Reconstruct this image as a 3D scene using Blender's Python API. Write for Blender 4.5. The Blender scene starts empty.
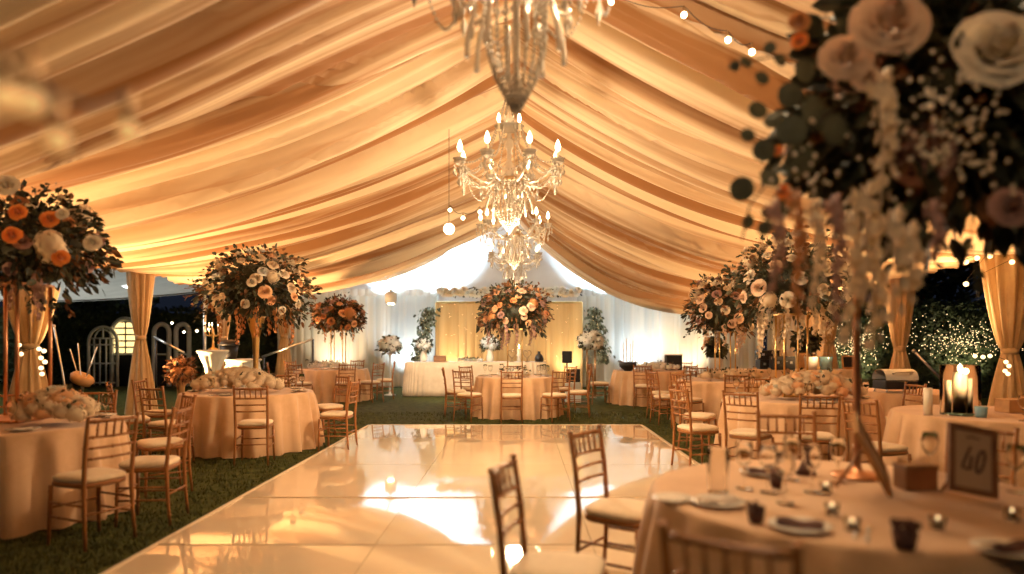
import bpy, math, random
from mathutils import Vector, Matrix, Quaternion, noise
PI = math.pi
random.seed(7)
scn = bpy.context.scene
COL = scn.collection

# ------------------------------------------------------------------ camera maths
F, VX, HY, EYE = 680.0, 520.0, 340.0, 1.45
def at(px, py, Y):
    return Vector(((px - VX) * Y / F, Y, EYE - (py - HY) * Y / F))
def gx(px, Y):
    return (px - VX) * Y / F

# ------------------------------------------------------------------ mesh builder
class MB:
    def __init__(self):
        self.v, self.f, self.m, self.mi = [], [], [], 0
    def add(self, vs, fs):
        b = len(self.v)
        self.v.extend([tuple(p) for p in vs])
        for q in fs:
            self.f.append(tuple(b + i for i in q)); self.m.append(self.mi)
        return self
    def box(self, c, s, rz=0.0, M=None):
        cx, cy, cz = c; x, y, z = s[0] / 2, s[1] / 2, s[2] / 2
        R = Matrix.Rotation(rz, 3, 'Z') if M is None else M
        vs = [R @ Vector((a * x, b * y, d * z)) + Vector(c) for a in (-1, 1) for b in (-1, 1) for d in (-1, 1)]
        return self.add(vs, [(0, 1, 3, 2), (4, 6, 7, 5), (0, 4, 5, 1), (2, 3, 7, 6), (0, 2, 6, 4), (1, 5, 7, 3)])
    def tube(self, pts, r, seg=8, caps=True):
        pts = [Vector(p) for p in pts]; n = len(pts)
        rs = list(r) if isinstance(r, (list, tuple)) else [r] * n
        vs, fs = [], []
        up = None
        for i, p in enumerate(pts):
            t = (pts[min(i + 1, n - 1)] - pts[max(i - 1, 0)])
            if t.length < 1e-9: t = Vector((0, 0, 1))
            t.normalize()
            if up is None:
                up = Vector((0, 0, 1)) if abs(t.z) < .9 else Vector((1, 0, 0))
            a = t.cross(up)
            if a.length < 1e-6: a = t.orthogonal()
            a.normalize(); b = a.cross(t).normalized(); up = b
            for k in range(seg):
                w = 2 * PI * k / seg
                vs.append(p + (a * math.cos(w) + b * math.sin(w)) * rs[i])
        for i in range(n - 1):
            for k in range(seg):
                k2 = (k + 1) % seg
                fs.append((i * seg + k, i * seg + k2, (i + 1) * seg + k2, (i + 1) * seg + k))
        if caps:
            fs.append(tuple(reversed(range(seg)))); fs.append(tuple((n - 1) * seg + k for k in range(seg)))
        return self.add(vs, fs)
    def lathe(self, prof, seg=16, c=(0, 0, 0), close=True):
        vs, fs = [], []
        n = len(prof)
        for r, z in prof:
            for k in range(seg):
                w = 2 * PI * k / seg
                vs.append((c[0] + r * math.cos(w), c[1] + r * math.sin(w), c[2] + z))
        for i in range(n - 1):
            for k in range(seg):
                k2 = (k + 1) % seg
                fs.append((i * seg + k, i * seg + k2, (i + 1) * seg + k2, (i + 1) * seg + k))
        if close:
            if prof[0][0] > 1e-5: fs.append(tuple(reversed(range(seg))))
            if prof[-1][0] > 1e-5: fs.append(tuple((n - 1) * seg + k for k in range(seg)))
        return self.add(vs, fs)
    def grid(self, fn, nu, nv, closed_u=False):
        vs = [fn(i / (nu if closed_u else nu - 1), j / (nv - 1)) for j in range(nv) for i in range(nu)]
        fs = []
        for j in range(nv - 1):
            for i in range(nu if closed_u else nu - 1):
                i2 = (i + 1) % nu
                fs.append((j * nu + i, j * nu + i2, (j + 1) * nu + i2, (j + 1) * nu + i))
        return self.add(vs, fs)
    def ball(self, c, r, seg=10, rings=6, sz=None):
        sx, sy, sz = (r, r, r) if sz is None else sz
        vs = [(c[0], c[1], c[2] + sz)]
        for j in range(1, rings):
            a = PI * j / rings
            for k in range(seg):
                w = 2 * PI * k / seg
                vs.append((c[0] + sx * math.sin(a) * math.cos(w), c[1] + sy * math.sin(a) * math.sin(w), c[2] + sz * math.cos(a)))
        vs.append((c[0], c[1], c[2] - sz))
        fs = []
        L = len(vs) - 1
        for k in range(seg):
            k2 = (k + 1) % seg
            fs.append((0, 1 + k, 1 + k2))
            for j in range(rings - 2):
                a, b = 1 + j * seg, 1 + (j + 1) * seg
                fs.append((a + k, b + k, b + k2, a + k2))
            b = 1 + (rings - 2) * seg
            fs.append((L, b + k2, b + k))
        return self.add(vs, fs)
    def octa(self, c, r, h=None):
        h = r if h is None else h
        x, y, z = c
        vs = [(x + r, y, z), (x, y + r, z), (x - r, y, z), (x, y - r, z), (x, y, z + h), (x, y, z - h)]
        return self.add(vs, [(0, 1, 4), (1, 2, 4), (2, 3, 4), (3, 0, 4), (1, 0, 5), (2, 1, 5), (3, 2, 5), (0, 3, 5)])
    def xform(self, M, start=0):
        for i in range(start, len(self.v)):
            self.v[i] = tuple(M @ Vector(self.v[i]))
        return self
    def mesh(self, name, mats, smooth=True):
        me = bpy.data.meshes.new(name)
        me.from_pydata(self.v, [], self.f)
        if not isinstance(mats, (list, tuple)): mats = [mats]
        for m in mats: me.materials.append(m)
        me.polygons.foreach_set('material_index', self.m)
        me.polygons.foreach_set('use_smooth', [smooth] * len(self.f))
        me.update()
        return me
    def build(self, name, mats, parent=None, smooth=True, loc=None, rot=None, bevel=0.0, auto=None):
        me = self.mesh(name, mats, smooth)
        o = bpy.data.objects.new(name, me)
        COL.objects.link(o)
        if parent is not None: o.parent = parent
        if loc is not None: o.location = loc
        if rot is not None: o.rotation_euler = rot
        if bevel:
            b = o.modifiers.new('bevel', 'BEVEL'); b.width = bevel; b.segments = 2; b.limit_method = 'ANGLE'
        if auto:
            me.set_sharp_from_angle(angle=math.radians(auto))
        return o

def obj(name, me, parent=None, loc=None, rot=None, scale=None):
    o = bpy.data.objects.new(name, me); COL.objects.link(o)
    if parent is not None: o.parent = parent
    if loc is not None: o.location = loc
    if rot is not None: o.rotation_euler = rot
    if scale is not None: o.scale = scale if hasattr(scale, '__len__') else (scale,) * 3
    return o
def tag(o, label=None, cat=None, group=None, kind=None):
    if label: o['label'] = label
    if cat: o['category'] = cat
    if group: o['group'] = group
    if kind: o['kind'] = kind
    return o
def thing(name, label, cat, loc=(0, 0, 0), rz=0.0, group=None):
    o = bpy.data.objects.new(name, None); COL.objects.link(o)
    o.location = loc; o.rotation_euler = (0, 0, rz); o.empty_display_size = .1
    return tag(o, label, cat, group)
KIDS = {}
def kids(o):
    return [c for c in o.children]
def dup(root, loc, rz=0.0, label=None, group=None, scale=None):
    r = root.copy(); COL.objects.link(r); r.location = loc; r.rotation_euler = (0, 0, rz)
    if label: r['label'] = label
    if group: r['group'] = group
    if scale: r.scale = (scale,) * 3
    for ch in kids(root):
        c = ch.copy(); COL.objects.link(c); c.parent = r
        for g in kids(ch):
            d = g.copy(); COL.objects.link(d); d.parent = c
    return r

# ------------------------------------------------------------------ materials
def new_mat(name):
    m = bpy.data.materials.new(name); m.use_nodes = True
    nt = m.node_tree
    return m, nt, nt.nodes['Principled BSDF']
def mat(name, col, rough=.5, metal=0.0, var=.12, scale=20.0, bump=0.0, bscale=None, spec=.5, sheen=0.0, trans=0.0, emit=None, estr=0.0, ior=1.45, coat=0.0, subs=0.0):
    """a procedural surface: noise-varied colour (and bump) on the object's own coordinates"""
    m, nt, p = new_mat(name)
    N = nt.nodes; L = nt.links
    tc = N.new('ShaderNodeTexCoord')
    nz = N.new('ShaderNodeTexNoise'); nz.inputs['Scale'].default_value = scale; nz.inputs['Detail'].default_value = 3
    L.new(tc.outputs['Object'], nz.inputs['Vector'])
    cr = N.new('ShaderNodeValToRGB')
    lo = [max(0, c * (1 - var)) for c in col]; hi = [min(1, c * (1 + var)) for c in col]
    cr.color_ramp.elements[0].position = .3; cr.color_ramp.elements[1].position = .7
    cr.color_ramp.elements[0].color = (*lo, 1); cr.color_ramp.elements[1].color = (*hi, 1)
    L.new(nz.outputs['Fac'], cr.inputs['Fac']); L.new(cr.outputs['Color'], p.inputs['Base Color'])
    p.inputs['Roughness'].default_value = rough; p.inputs['Metallic'].default_value = metal
    p.inputs['Specular IOR Level'].default_value = spec; p.inputs['IOR'].default_value = ior
    p.inputs['Sheen Weight'].default_value = sheen; p.inputs['Transmission Weight'].default_value = trans
    p.inputs['Coat Weight'].default_value = coat
    if subs: p.inputs['Subsurface Weight'].default_value = subs; p.inputs['Subsurface Radius'].default_value = (.02, .015, .01)
    if emit:
        p.inputs['Emission Color'].default_value = (*emit, 1); p.inputs['Emission Strength'].default_value = estr
    if bump:
        b = N.new('ShaderNodeBump'); b.inputs['Strength'].default_value = bump; b.inputs['Distance'].default_value = .01
        n2 = N.new('ShaderNodeTexNoise'); n2.inputs['Scale'].default_value = bscale or scale * 4; n2.inputs['Detail'].default_value = 4
        L.new(tc.outputs['Object'], n2.inputs['Vector'])
        L.new(n2.outputs['Fac'], b.inputs['Height']); L.new(b.outputs['Normal'], p.inputs['Normal'])
    return m
def fabric(name, colA, colB, axis='Y', scale=1.6, drift=.06, rough=.75, trans=.25, sheen=.3, coords='Object', lo=.42, hi=.58):
    """cloth sewn from strips of two shades that run across one axis; part of the light passes through it"""
    m, nt, p = new_mat(name)
    N = nt.nodes; L = nt.links
    tc = N.new('ShaderNodeTexCoord'); mp = N.new('ShaderNodeMapping')
    L.new(tc.outputs[coords], mp.inputs['Vector'])
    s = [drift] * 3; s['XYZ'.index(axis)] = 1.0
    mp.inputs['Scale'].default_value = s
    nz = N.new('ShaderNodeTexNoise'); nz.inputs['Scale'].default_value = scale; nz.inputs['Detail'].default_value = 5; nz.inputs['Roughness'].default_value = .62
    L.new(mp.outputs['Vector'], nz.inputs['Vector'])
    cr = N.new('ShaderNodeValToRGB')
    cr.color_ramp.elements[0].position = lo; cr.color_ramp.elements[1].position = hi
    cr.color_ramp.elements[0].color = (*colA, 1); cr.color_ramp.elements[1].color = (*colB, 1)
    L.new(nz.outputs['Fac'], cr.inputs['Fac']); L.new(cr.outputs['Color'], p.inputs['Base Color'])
    p.inputs['Roughness'].default_value = rough; p.inputs['Sheen Weight'].default_value = sheen
    n2 = N.new('ShaderNodeTexNoise'); n2.inputs['Scale'].default_value = 160; L.new(tc.outputs['Object'], n2.inputs['Vector'])
    b = N.new('ShaderNodeBump'); b.inputs['Strength'].default_value = .12; b.inputs['Distance'].default_value = .004
    L.new(n2.outputs['Fac'], b.inputs['Height']); L.new(b.outputs['Normal'], p.inputs['Normal'])
    tr = N.new('ShaderNodeBsdfTranslucent'); L.new(cr.outputs['Color'], tr.inputs['Color'])
    mx = N.new('ShaderNodeMixShader'); mx.inputs['Fac'].default_value = trans
    L.new(p.outputs['BSDF'], mx.inputs[1]); L.new(tr.outputs['BSDF'], mx.inputs[2])
    L.new(mx.outputs['Shader'], N['Material Output'].inputs['Surface'])
    return m

M = {}
M['gold_wood'] = mat('gold_wood', (.31, .125, .036), .36, 0, .18, 9, .05, 60)
M['cushion'] = mat('cushion', (.80, .66, .46), .8, 0, .05, 30, .15, 300, sheen=.3)
M['lining'] = fabric('lining', (.36, .165, .055), (.86, .70, .48), 'Y', 2.3, .15, coords='UV', lo=.43, hi=.57)  # two-tone cloth strips, with extra fold light and shade put into the tones
M['column_cloth'] = fabric('column_cloth', (.66, .45, .23), (.82, .63, .38), 'X', 3.0, .3)
M['table_cloth'] = fabric('table_cloth', (.62, .38, .20), (.72, .47, .27), 'Z', 2.0, 1.0, trans=.06)
M['table_cloth_pale'] = fabric('table_cloth_pale', (.62, .47, .31), (.72, .56, .38), 'Z', 2.0, 1.0, trans=.06)
M['white_cloth'] = fabric('white_cloth', (.68, .70, .68), (.80, .80, .76), 'X', 2.0, .1, trans=.1)
M['wall_curtain'] = fabric('wall_curtain', (.58, .62, .60), (.78, .76, .68), 'X', 1.5, .03, trans=.12)
M['gold_curtain'] = fabric('gold_curtain', (.60, .38, .16), (.74, .52, .25), 'X', 2.0, .03, trans=.12)
M['roof_skin'] = mat('roof_skin', (.80, .82, .84), .6, 0, .04, 3)
M['grey_canvas'] = mat('grey_canvas', (.52, .53, .50), .8, 0, .1, 2)
M['grass'] = mat('grass', (.060, .066, .020), .95, 0, .55, 8, .6, 60, spec=.1)
M['grass_blade'] = mat('grass_blade', (.075, .082, .025), .7, 0, .4, 5, spec=.2)
M['gloss_floor'] = mat('gloss_floor', (.82, .69, .50), .045, 0, .03, 2, spec=.8, coat=.8)
M['floor_edge'] = mat('floor_edge', (.78, .68, .52), .3, 0, .04, 4)
M['metal'] = mat('metal', (.72, .72, .72), .3, 1, .05, 10)
M['dark_metal'] = mat('dark_metal', (.05, .05, .055), .4, .6, .1, 10)
M['copper'] = mat('copper', (.62, .30, .15), .35, .9, .12, 12)
M['gold'] = mat('gold', (.80, .55, .22), .3, 1, .1, 12)
M['bronze'] = mat('bronze', (.42, .27, .14), .35, .8, .15, 12)
M['black'] = mat('black', (.012, .012, .014), .45, 0, .2, 10)
M['white_paint'] = mat('white_paint', (.72, .75, .76), .5, 0, .05, 8)
M['wood'] = mat('wood', (.26, .12, .05), .5, 0, .3, 7, .1, 40)
M['tan_wood'] = mat('tan_wood', (.52, .28, .11), .55, 0, .2, 7, .1, 40)
M['crystal'] = mat('crystal', (.95, .88, .76), .08, 0, .04, 30, trans=.55, ior=1.5, spec=.9)
M['glass'] = mat('glass', (.98, .97, .95), .02, 0, .01, 5, trans=1.0, ior=1.09, spec=.9)
M['warm_bulb'] = mat('warm_bulb', (1, .85, .6), .4, 0, .02, 5, emit=(1.0, .70, .36), estr=1.9)
M['sage'] = mat('sage', (.26, .32, .24), .6, 0, .3, 14)
M['amber_bulb'] = mat('amber_bulb', (1, .8, .5), .4, 0, .02, 5, emit=(1.0, .50, .15), estr=.42)
M['bulb'] = mat('bulb', (1, .85, .6), .4, 0, .02, 5, emit=(1.0, .74, .40), estr=14)
M['fairy'] = mat('fairy', (1, .85, .6), .4, 0, .02, 5, emit=(1.0, .70, .34), estr=2.6)
M['flame'] = mat('flame', (1, .8, .5), .4, 0, .02, 5, emit=(1.0, .72, .36), estr=18)
M['lit_window'] = mat('lit_window', (.9, .75, .4), .4, 0, .05, 4, emit=(1.0, .72, .30), estr=1.3)
M['candle'] = mat('candle', (.86, .78, .62), .5, 0, .04, 8, subs=.3)
M['china'] = mat('china', (.80, .74, .64), .25, 0, .03, 8, coat=.3)
M['napkin'] = mat('napkin', (.60, .50, .40), .85, 0, .1, 12, .1, 200)
M['dark_napkin'] = mat('dark_napkin', (.10, .045, .035), .85, 0, .3, 12, .1, 200)
M['paper'] = mat('paper', (.56, .40, .25), .8, 0, .05, 6)
M['leaf'] = mat('leaf', (.028, .030, .014), .55, 0, .5, 14)
M['leaf_grey'] = mat('leaf_grey', (.085, .095, .060), .6, 0, .3, 14)
M['leaf_rust'] = mat('leaf_rust', (.20, .085, .03), .6, 0, .4, 14)
M['hedge_leaf'] = mat('hedge_leaf', (.04, .06, .025), .6, 0, .5, 6)
def petal(n, c): M[n] = mat(n, c, .7, 0, .10, 30, sheen=.2, subs=.15)
petal('ivory', (.84, .74, .58)); petal('blush', (.76, .53, .36)); petal('peach', (.84, .48, .24)); petal('orange', (.88, .30, .06))
petal('white_petal', (.86, .86, .80)); petal('mauve', (.42, .24, .20)); petal('rust', (.60, .26, .09)); petal('cream', (.78, .62, .42)); petal('blue_white', (.78, .84, .86))
# ------------------------------------------------------------------ ground and dance floor
g = MB().grid(lambda u, v: (-26 + 52 * u, -4 + 44 * v, .006 * noise.noise(Vector((u * 90, v * 80, 0)))), 60, 50)
GROUND = tag(g.build('ground', M['grass']), kind='structure')
def grass_patch():
    m = MB(); rr = random.Random(3)
    TB = ((-4.3, 5.7), (-3.68, 9.2), (-4.55, 16.5), (-.08, 13.1), (2.95, 15.6), (3.65, 12.0), (3.37, 8.2), (1.5, 3.1), (4.5, 6.5), (5.35, 9.35))
    def free(x, y): return not (-2.62 < x < 2.12 and 3.9 < y < 11.5) and y < 13.6 and all((x - a) ** 2 + (y - b) ** 2 > 1.0 for a, b in TB)
    n = 0
    while n < 30000:
        y = 3.6 + 15 * rr.random() ** 1.7; x = rr.uniform(-.78, .78) * y
        if not free(x, y) or abs(x) > 6.3: continue
        n += 1
        a = rr.uniform(0, PI); h = rr.uniform(.018, .045); w = .004 + y * .0004
        dx, dy = math.cos(a) * w, math.sin(a) * w; lx, ly = rr.uniform(-.02, .02), rr.uniform(-.02, .02)
        m.add([(x - dx, y - dy, 0), (x + dx, y + dy, 0), (x + lx, y + ly, h)], [(0, 1, 2)])
    return m
tag(grass_patch().build('grass', M['grass_blade'], GROUND, smooth=False), kind='stuff')

df = thing('dance_floor', 'glossy cream white square-panelled dance floor laid on the lawn', 'dance floor', (0, 0, 0))
FX, FY = [-2.5, -1.0, .5, 2.0], [4.08, 4.69, 6.13, 7.76, 9.4, 11.35]
tilt = {0: .006, 1: -.009, 2: -.003, 3: .003, 4: -.001}
pm = MB(); rr = random.Random(5)
for j in range(5):
    for i in range(3):
        x0, x1, y0, y1 = FX[i] + .002, FX[i + 1] - .002, FY[j] + .002, FY[j + 1] - .002
        t = tilt[j] + rr.uniform(-.0012, .0012); sx = rr.uniform(-.001, .001)
        def z(x, y): return .034 + t * (y - (y0 + y1) / 2) + sx * (x - (x0 + x1) / 2)
        b = [(x0, y0), (x1, y0), (x1, y1), (x0, y1)]
        vs = [(x, y, .0) for x, y in b] + [(x, y, z(x, y)) for x, y in b]
        pm.add(vs, [(4, 5, 6, 7), (0, 1, 5, 4), (1, 2, 6, 5), (2, 3, 7, 6), (3, 0, 4, 7)])
pm.build('tiles', M['gloss_floor'], df, smooth=False)
def ramp(a, b, out):
    a, b, o = Vector(a), Vector(b), Vector(out)
    m = MB(); top = Vector((0, 0, .037)); lo = Vector((0, 0, .004))
    m.add([a + top, b + top, b + o * .35 + top, a + o * .35 + top, a + o + lo, b + o + lo, a, b],
          [(0, 1, 2, 3), (3, 2, 5, 4), (4, 5, 7, 6), (6, 7, 1, 0), (0, 3, 4, 6), (1, 7, 5, 2)])
    return m.build('edge_ramp', M['floor_edge'], df, smooth=False)
ramp((-2.5, 4.08, 0), (-2.5, 11.35, 0), (-.1, 0, 0)); ramp((2.0, 11.35, 0), (2.0, 4.08, 0), (.1, 0, 0))
ramp((-2.5, 11.35, 0), (2.0, 11.35, 0), (0, .1, 0)); ramp((2.0, 4.08, 0), (-2.5, 4.08, 0), (0, -.1, 0))

# ------------------------------------------------------------------ tent: outer skin, gable, lining
W, ZE, ZR = 7.5, 2.95, 5.0
COLS = [(-7.42, 10.3), (-7.42, 13.3), (-7.1, 16.3), (-6.7, 19.3), (7.42, 10.3), (7.42, 13.3), (7.42, 16.3), (7.42, 19.3)]
for s, nm in ((-1, 'roof_left'), (1, 'roof_right')):
    m = MB()
    m.grid(lambda u, v: (s * (W + .25) * u, -2 + 23.2 * v, 5.62 - 2.45 * u), 12, 24)
    m.grid(lambda u, v: (s * (W + .25) * u, -2 + 23.2 * v, 5.65 - 2.45 * u), 12, 24)
    tag(m.build(nm, M['roof_skin']), kind='structure')
YB = 21.0
m = MB()
gp = [(-W, 0), (W, 0), (W, 3.2), (0, 5.62), (-W, 3.2)]
m.add([(x, YB + .02, z) for x, z in gp] + [(x, YB + .1, z) for x, z in gp], [(4, 3, 2, 1, 0), (5, 6, 7, 8, 9)] + [(i, (i + 1) % 5, 5 + (i + 1) % 5, 5 + i) for i in range(5)])
tag(m.build('wall_back', M['roof_skin'], smooth=False), kind='structure')

def pleats(y0, y1, wmin, wmax, rng):
    out, y = [], y0
    while y < y1:
        w = rng.uniform(wmin, wmax) * (1.7 if rng.random() < .18 else 1)
        out.append((y, w, rng.uniform(.55, 1.25), rng.choice((.5, .65, 1.0, 1.6, 2.1)))); y += w
    return out
def pleat_h(tab, y):
    lo, hi = 0, len(tab) - 1
    while lo < hi:
        mid = (lo + hi + 1) // 2
        if tab[mid][0] <= y: lo = mid
        else: hi = mid - 1
    y0, w, a, k = tab[lo]
    t = min(1, max(0, (y - y0) / w))
    t = t ** k
    return a * w * (math.sin(PI * t) ** .65)
def lining(name, side, Y0, Y1, sag, prof, seed, edge=None, nY=620, nU=56, drop=.0, ampf=lambda Y: 1.0, lift=lambda Y: 0.0):
    rng = random.Random(seed)
    big = pleats(Y0 - 2, Y1 + 2, .28, .62, rng); small = pleats(Y0 - 2, Y1 + 2, .06, .14, rng); mid = pleats(Y0 - 2, Y1 + 2, .13, .28, rng)
    steps = [(rng.uniform(Y0, Y1), rng.uniform(.05, .12), rng.uniform(.3, .8)) for _ in range(int((Y1 - Y0) * 1.3))]
    uvs = []
    def fn(a, b):
        u = a; Y = Y0 + (Y1 - Y0) * b
        if edge: Y = Y0 + (edge(u) - Y0) * b
        env = .30 + .70 * math.sin(PI * min(1, u * 1.02)) ** .7
        yy = Y + .30 * math.sin(2.1 * u + Y * .35) + .16 * noise.noise(Vector((u * 2.2, Y * .45, seed))) + .5 * (u - .3) * noise.noise(Vector((Y * .4, 3.3, seed * 2)))
        w1 = max(0, .5 + .9 * noise.noise(Vector((Y * .6, u * 1.5, 5)))); w2 = max(0, .25 + 1.1 * noise.noise(Vector((Y * .9, u * 1.6, seed + 8))))
        h = .80 * pleat_h(big, yy) + .74 * w1 * pleat_h(mid, yy + .35 * u * noise.noise(Vector((Y * .5, 9, seed)))) + .75 * w2 * pleat_h(small, yy + .12 * noise.noise(Vector((u * 4, Y, 2))))
        for ys, ah, wd in steps:
            if 0 < yy - ys < wd: h += ah * (1 - (yy - ys) / wd)
        bayphase = ((Y - 10.3) / 3.0) % 1.0
        scal = .14 * math.sin(PI * bayphase) ** 1.2 * u ** 5
        z = ZR + (ZE - ZR) * u - sag(Y) * prof(u) - h * env * ampf(Y) - scal + drop + lift(Y)
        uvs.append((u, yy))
        return (side * W * u - .004 * side, Y, z)
    mm = MB().grid(fn, nU, nY)
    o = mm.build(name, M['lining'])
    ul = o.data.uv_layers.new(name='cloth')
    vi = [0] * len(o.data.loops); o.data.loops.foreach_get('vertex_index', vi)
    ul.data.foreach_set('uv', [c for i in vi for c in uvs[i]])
    return o
par = lambda u: 4 * u * (1 - u)
skew = lambda u: 6.2 * u * u * (1 - u)
mixp = lambda u: .5 * par(u) + .5 * skew(u)
def ramped(a, b, y0, y1, p=1.0): return lambda Y: a + (b - a) * (min(1, max(0, (Y - y0) / (y1 - y0))) ** p)
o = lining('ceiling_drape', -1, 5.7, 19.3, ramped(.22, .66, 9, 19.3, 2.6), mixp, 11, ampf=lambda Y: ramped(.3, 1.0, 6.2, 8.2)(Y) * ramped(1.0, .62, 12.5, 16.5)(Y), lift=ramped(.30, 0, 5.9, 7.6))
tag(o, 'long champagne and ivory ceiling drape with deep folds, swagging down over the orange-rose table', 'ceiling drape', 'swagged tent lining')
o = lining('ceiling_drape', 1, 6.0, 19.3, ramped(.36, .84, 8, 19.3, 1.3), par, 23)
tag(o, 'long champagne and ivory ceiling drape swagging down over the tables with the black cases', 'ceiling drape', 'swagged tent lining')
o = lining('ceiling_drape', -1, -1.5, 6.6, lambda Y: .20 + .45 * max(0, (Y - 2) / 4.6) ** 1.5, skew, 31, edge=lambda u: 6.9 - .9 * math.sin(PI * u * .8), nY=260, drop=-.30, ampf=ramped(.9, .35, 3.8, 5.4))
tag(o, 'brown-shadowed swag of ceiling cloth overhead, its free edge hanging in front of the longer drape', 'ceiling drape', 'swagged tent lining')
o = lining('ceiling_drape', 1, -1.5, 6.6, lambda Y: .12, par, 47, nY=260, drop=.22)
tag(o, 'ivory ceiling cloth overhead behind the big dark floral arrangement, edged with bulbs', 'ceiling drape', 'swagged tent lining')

# ------------------------------------------------------------------ gathered drapes on the poles
def column_drape(x, y, label, pinch=1.5, top=2.95, wt=.26, wp=.075, wb=.24, seed=1, cat='drape', group='gathered drapes on the tent poles', lean=0.0):
    t = thing('pole_drape', label, cat, (x, y, 0), 0, group)
    MB().tube([(0, 0, 0), (0, 0, max(2.75, top + .05))], .035, 10).build('pole', M['metal'], t)
    rg = random.Random(seed); ph = [rg.uniform(0, 6.28) for _ in range(4)]
    def R(z):
        if z > pinch:
            q = (z - pinch) / (top - pinch); return wp + (wt - wp) * (q ** .62)
        q = (pinch - z) / pinch; return wp + (wb - wp) * (q ** .8)
    def fn(a, b):
        z = .01 + (top - .01) * b; w = 2 * PI * a
        r = R(z)
        f = 1 + .16 * math.sin(11 * w + ph[0]) + .09 * math.sin(17 * w + ph[1] + 1.2 * z) + .06 * math.sin(5 * w + ph[2])
        cx = lean * (.35 - abs(z - pinch)) if z > pinch else 0
        return (cx + r * f * math.cos(w), .75 * r * f * math.sin(w), z)
    MB().grid(fn, 88, 44, True).build('gathered_cloth', M['column_cloth'], t)
    MB().lathe([(wp * 1.0, -.05), (wp * 1.28, -.035), (wp * 1.34, 0), (wp * 1.28, .035), (wp * 1.0, .05)], 20, (0, 0, pinch), False).build('tieback', M['column_cloth'], t)
    return t
column_drape(-7.42, 10.3, 'wide tan drape gathered into a V on its pole behind the orange-rose arrangement', 1.36, 2.25, .34, .09, .34, 1)
column_drape(-7.42, 13.3, 'tall cream drape tied at mid height beside the arched garden doorway', 1.50, 3.0, .24, .075, .27, 2)
column_drape(-7.1, 16.3, 'slim drape on a pole behind the gold candelabra and high cocktail table', 1.5, 3.0, .2, .07, .2, 3)
column_drape(-6.7, 19.3, 'bright lit drape at the tent corner behind the wide white-rose tower', 1.55, 3.0, .24, .08, .25, 4)
column_drape(7.42, 10.3, 'golden drape on the outer pole beside the tall hurricane candle', 1.28, 2.75, .36, .09, .33, 5)
column_drape(7.42, 13.3, 'golden drape tied at mid height beside the glittering hedge', 1.27, 2.9, .27, .08, .30, 6)
column_drape(7.42, 16.3, 'golden drape behind the potted dark bush', 1.4, 3.0, .27, .08, .28, 7)
column_drape(7.42, 19.3, 'pale drape at the tent corner behind the stack of black cases', 1.5, 3.0, .26, .08, .26, 8)

# ------------------------------------------------------------------ curtains along the back wall
def curtain(name, x0, x1, y, z0, z1, material, seed, amp=.06, wl=.22, parent=None, gather=None):
    rg = random.Random(seed); tab = pleats(x0 - 1, x1 + 1, wl * .6, wl * 1.5, rg)
    n = int((x1 - x0) / .018)
    def fn(a, b):
        z = z0 + (z1 - z0) * b
        x = x0 + (x1 - x0) * a
        xx = x + .10 * (1 - b) * noise.noise(Vector((x * 1.4, 0, seed)))
        h = amp * 3.2 * pleat_h(tab, xx) * (.6 + .4 * (1 - b)) + .03 * noise.noise(Vector((x * 2, z * .6, seed)))
        return (x, y - h, z)
    return MB().grid(fn, n, 16).build(name, material, parent)
def valance(x0, x1, y, z, parent):
    m = MB(); n = round((x1 - x0) / .22)
    for k in range(n):
        a = x0 + (x1 - x0) * k / n; w = (x1 - x0) / n
        m.grid(lambda u, v: (a + w * u, y - .03 * math.sin(PI * u), z + .16 - (.16 + .07 * math.sin(PI * u)) * v), 9, 4)
    return m.build('scalloped_valance', M['white_cloth'], parent)
for x0, x1, lab, sd in ((-7.4, -2.5, 'pale pleated wall curtain with scalloped top edge behind the white hydrangea stand', 3), (1.75, 7.4, 'pale pleated wall curtain lit white behind the table with the black bowl', 9)):
    t = thing('wall_curtain', lab, 'curtain', (0, 0, 0), 0, 'pale curtains along the end wall')
    curtain('pleated_cloth', x0, x1, YB - .12, .02, 2.9, M['wall_curtain'], sd, parent=t)
    valance(x0, x1, YB - .28, 2.84, t)
    MB().tube([(x0, YB - .08, 2.94), (x1, YB - .08, 2.94)], .025, 8).build('curtain_rail', M['metal'], t)
t = thing('backdrop_curtain', 'golden pleated backdrop curtain behind the head table under a flower garland', 'curtain', (0, 0, 0))
BX0, BX1, BY = gx(436, 20.0), gx(582, 20.0), 20.0
curtain('pleated_cloth', BX0, BX1, BY, .02, 2.53, M['gold_curtain'], 17, .07, .2, t)
for x in (BX0, BX1): MB().tube([(x, BY + .05, 0), (x, BY + .05, 2.56)], .03, 8).build('post', M['gold'], t)
MB().tube([(BX0, BY + .05, 2.56), (BX1, BY + .05, 2.56)], .03, 8).build('crossbar', M['gold'], t)

t = thing('wall_curtain', 'tan pleated side curtain behind the service table and the stacked black cases', 'curtain', (7.55, 20.75, 0), -PI / 2, 'pale curtains along the end wall')
curtain('pleated_cloth', 0, 4.0, 0, .02, 2.9, M['column_cloth'], 29, parent=t)
MB().tube([(0, .05, 2.94), (4.0, .05, 2.94)], .025, 8).build('curtain_rail', M['metal'], t)
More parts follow.
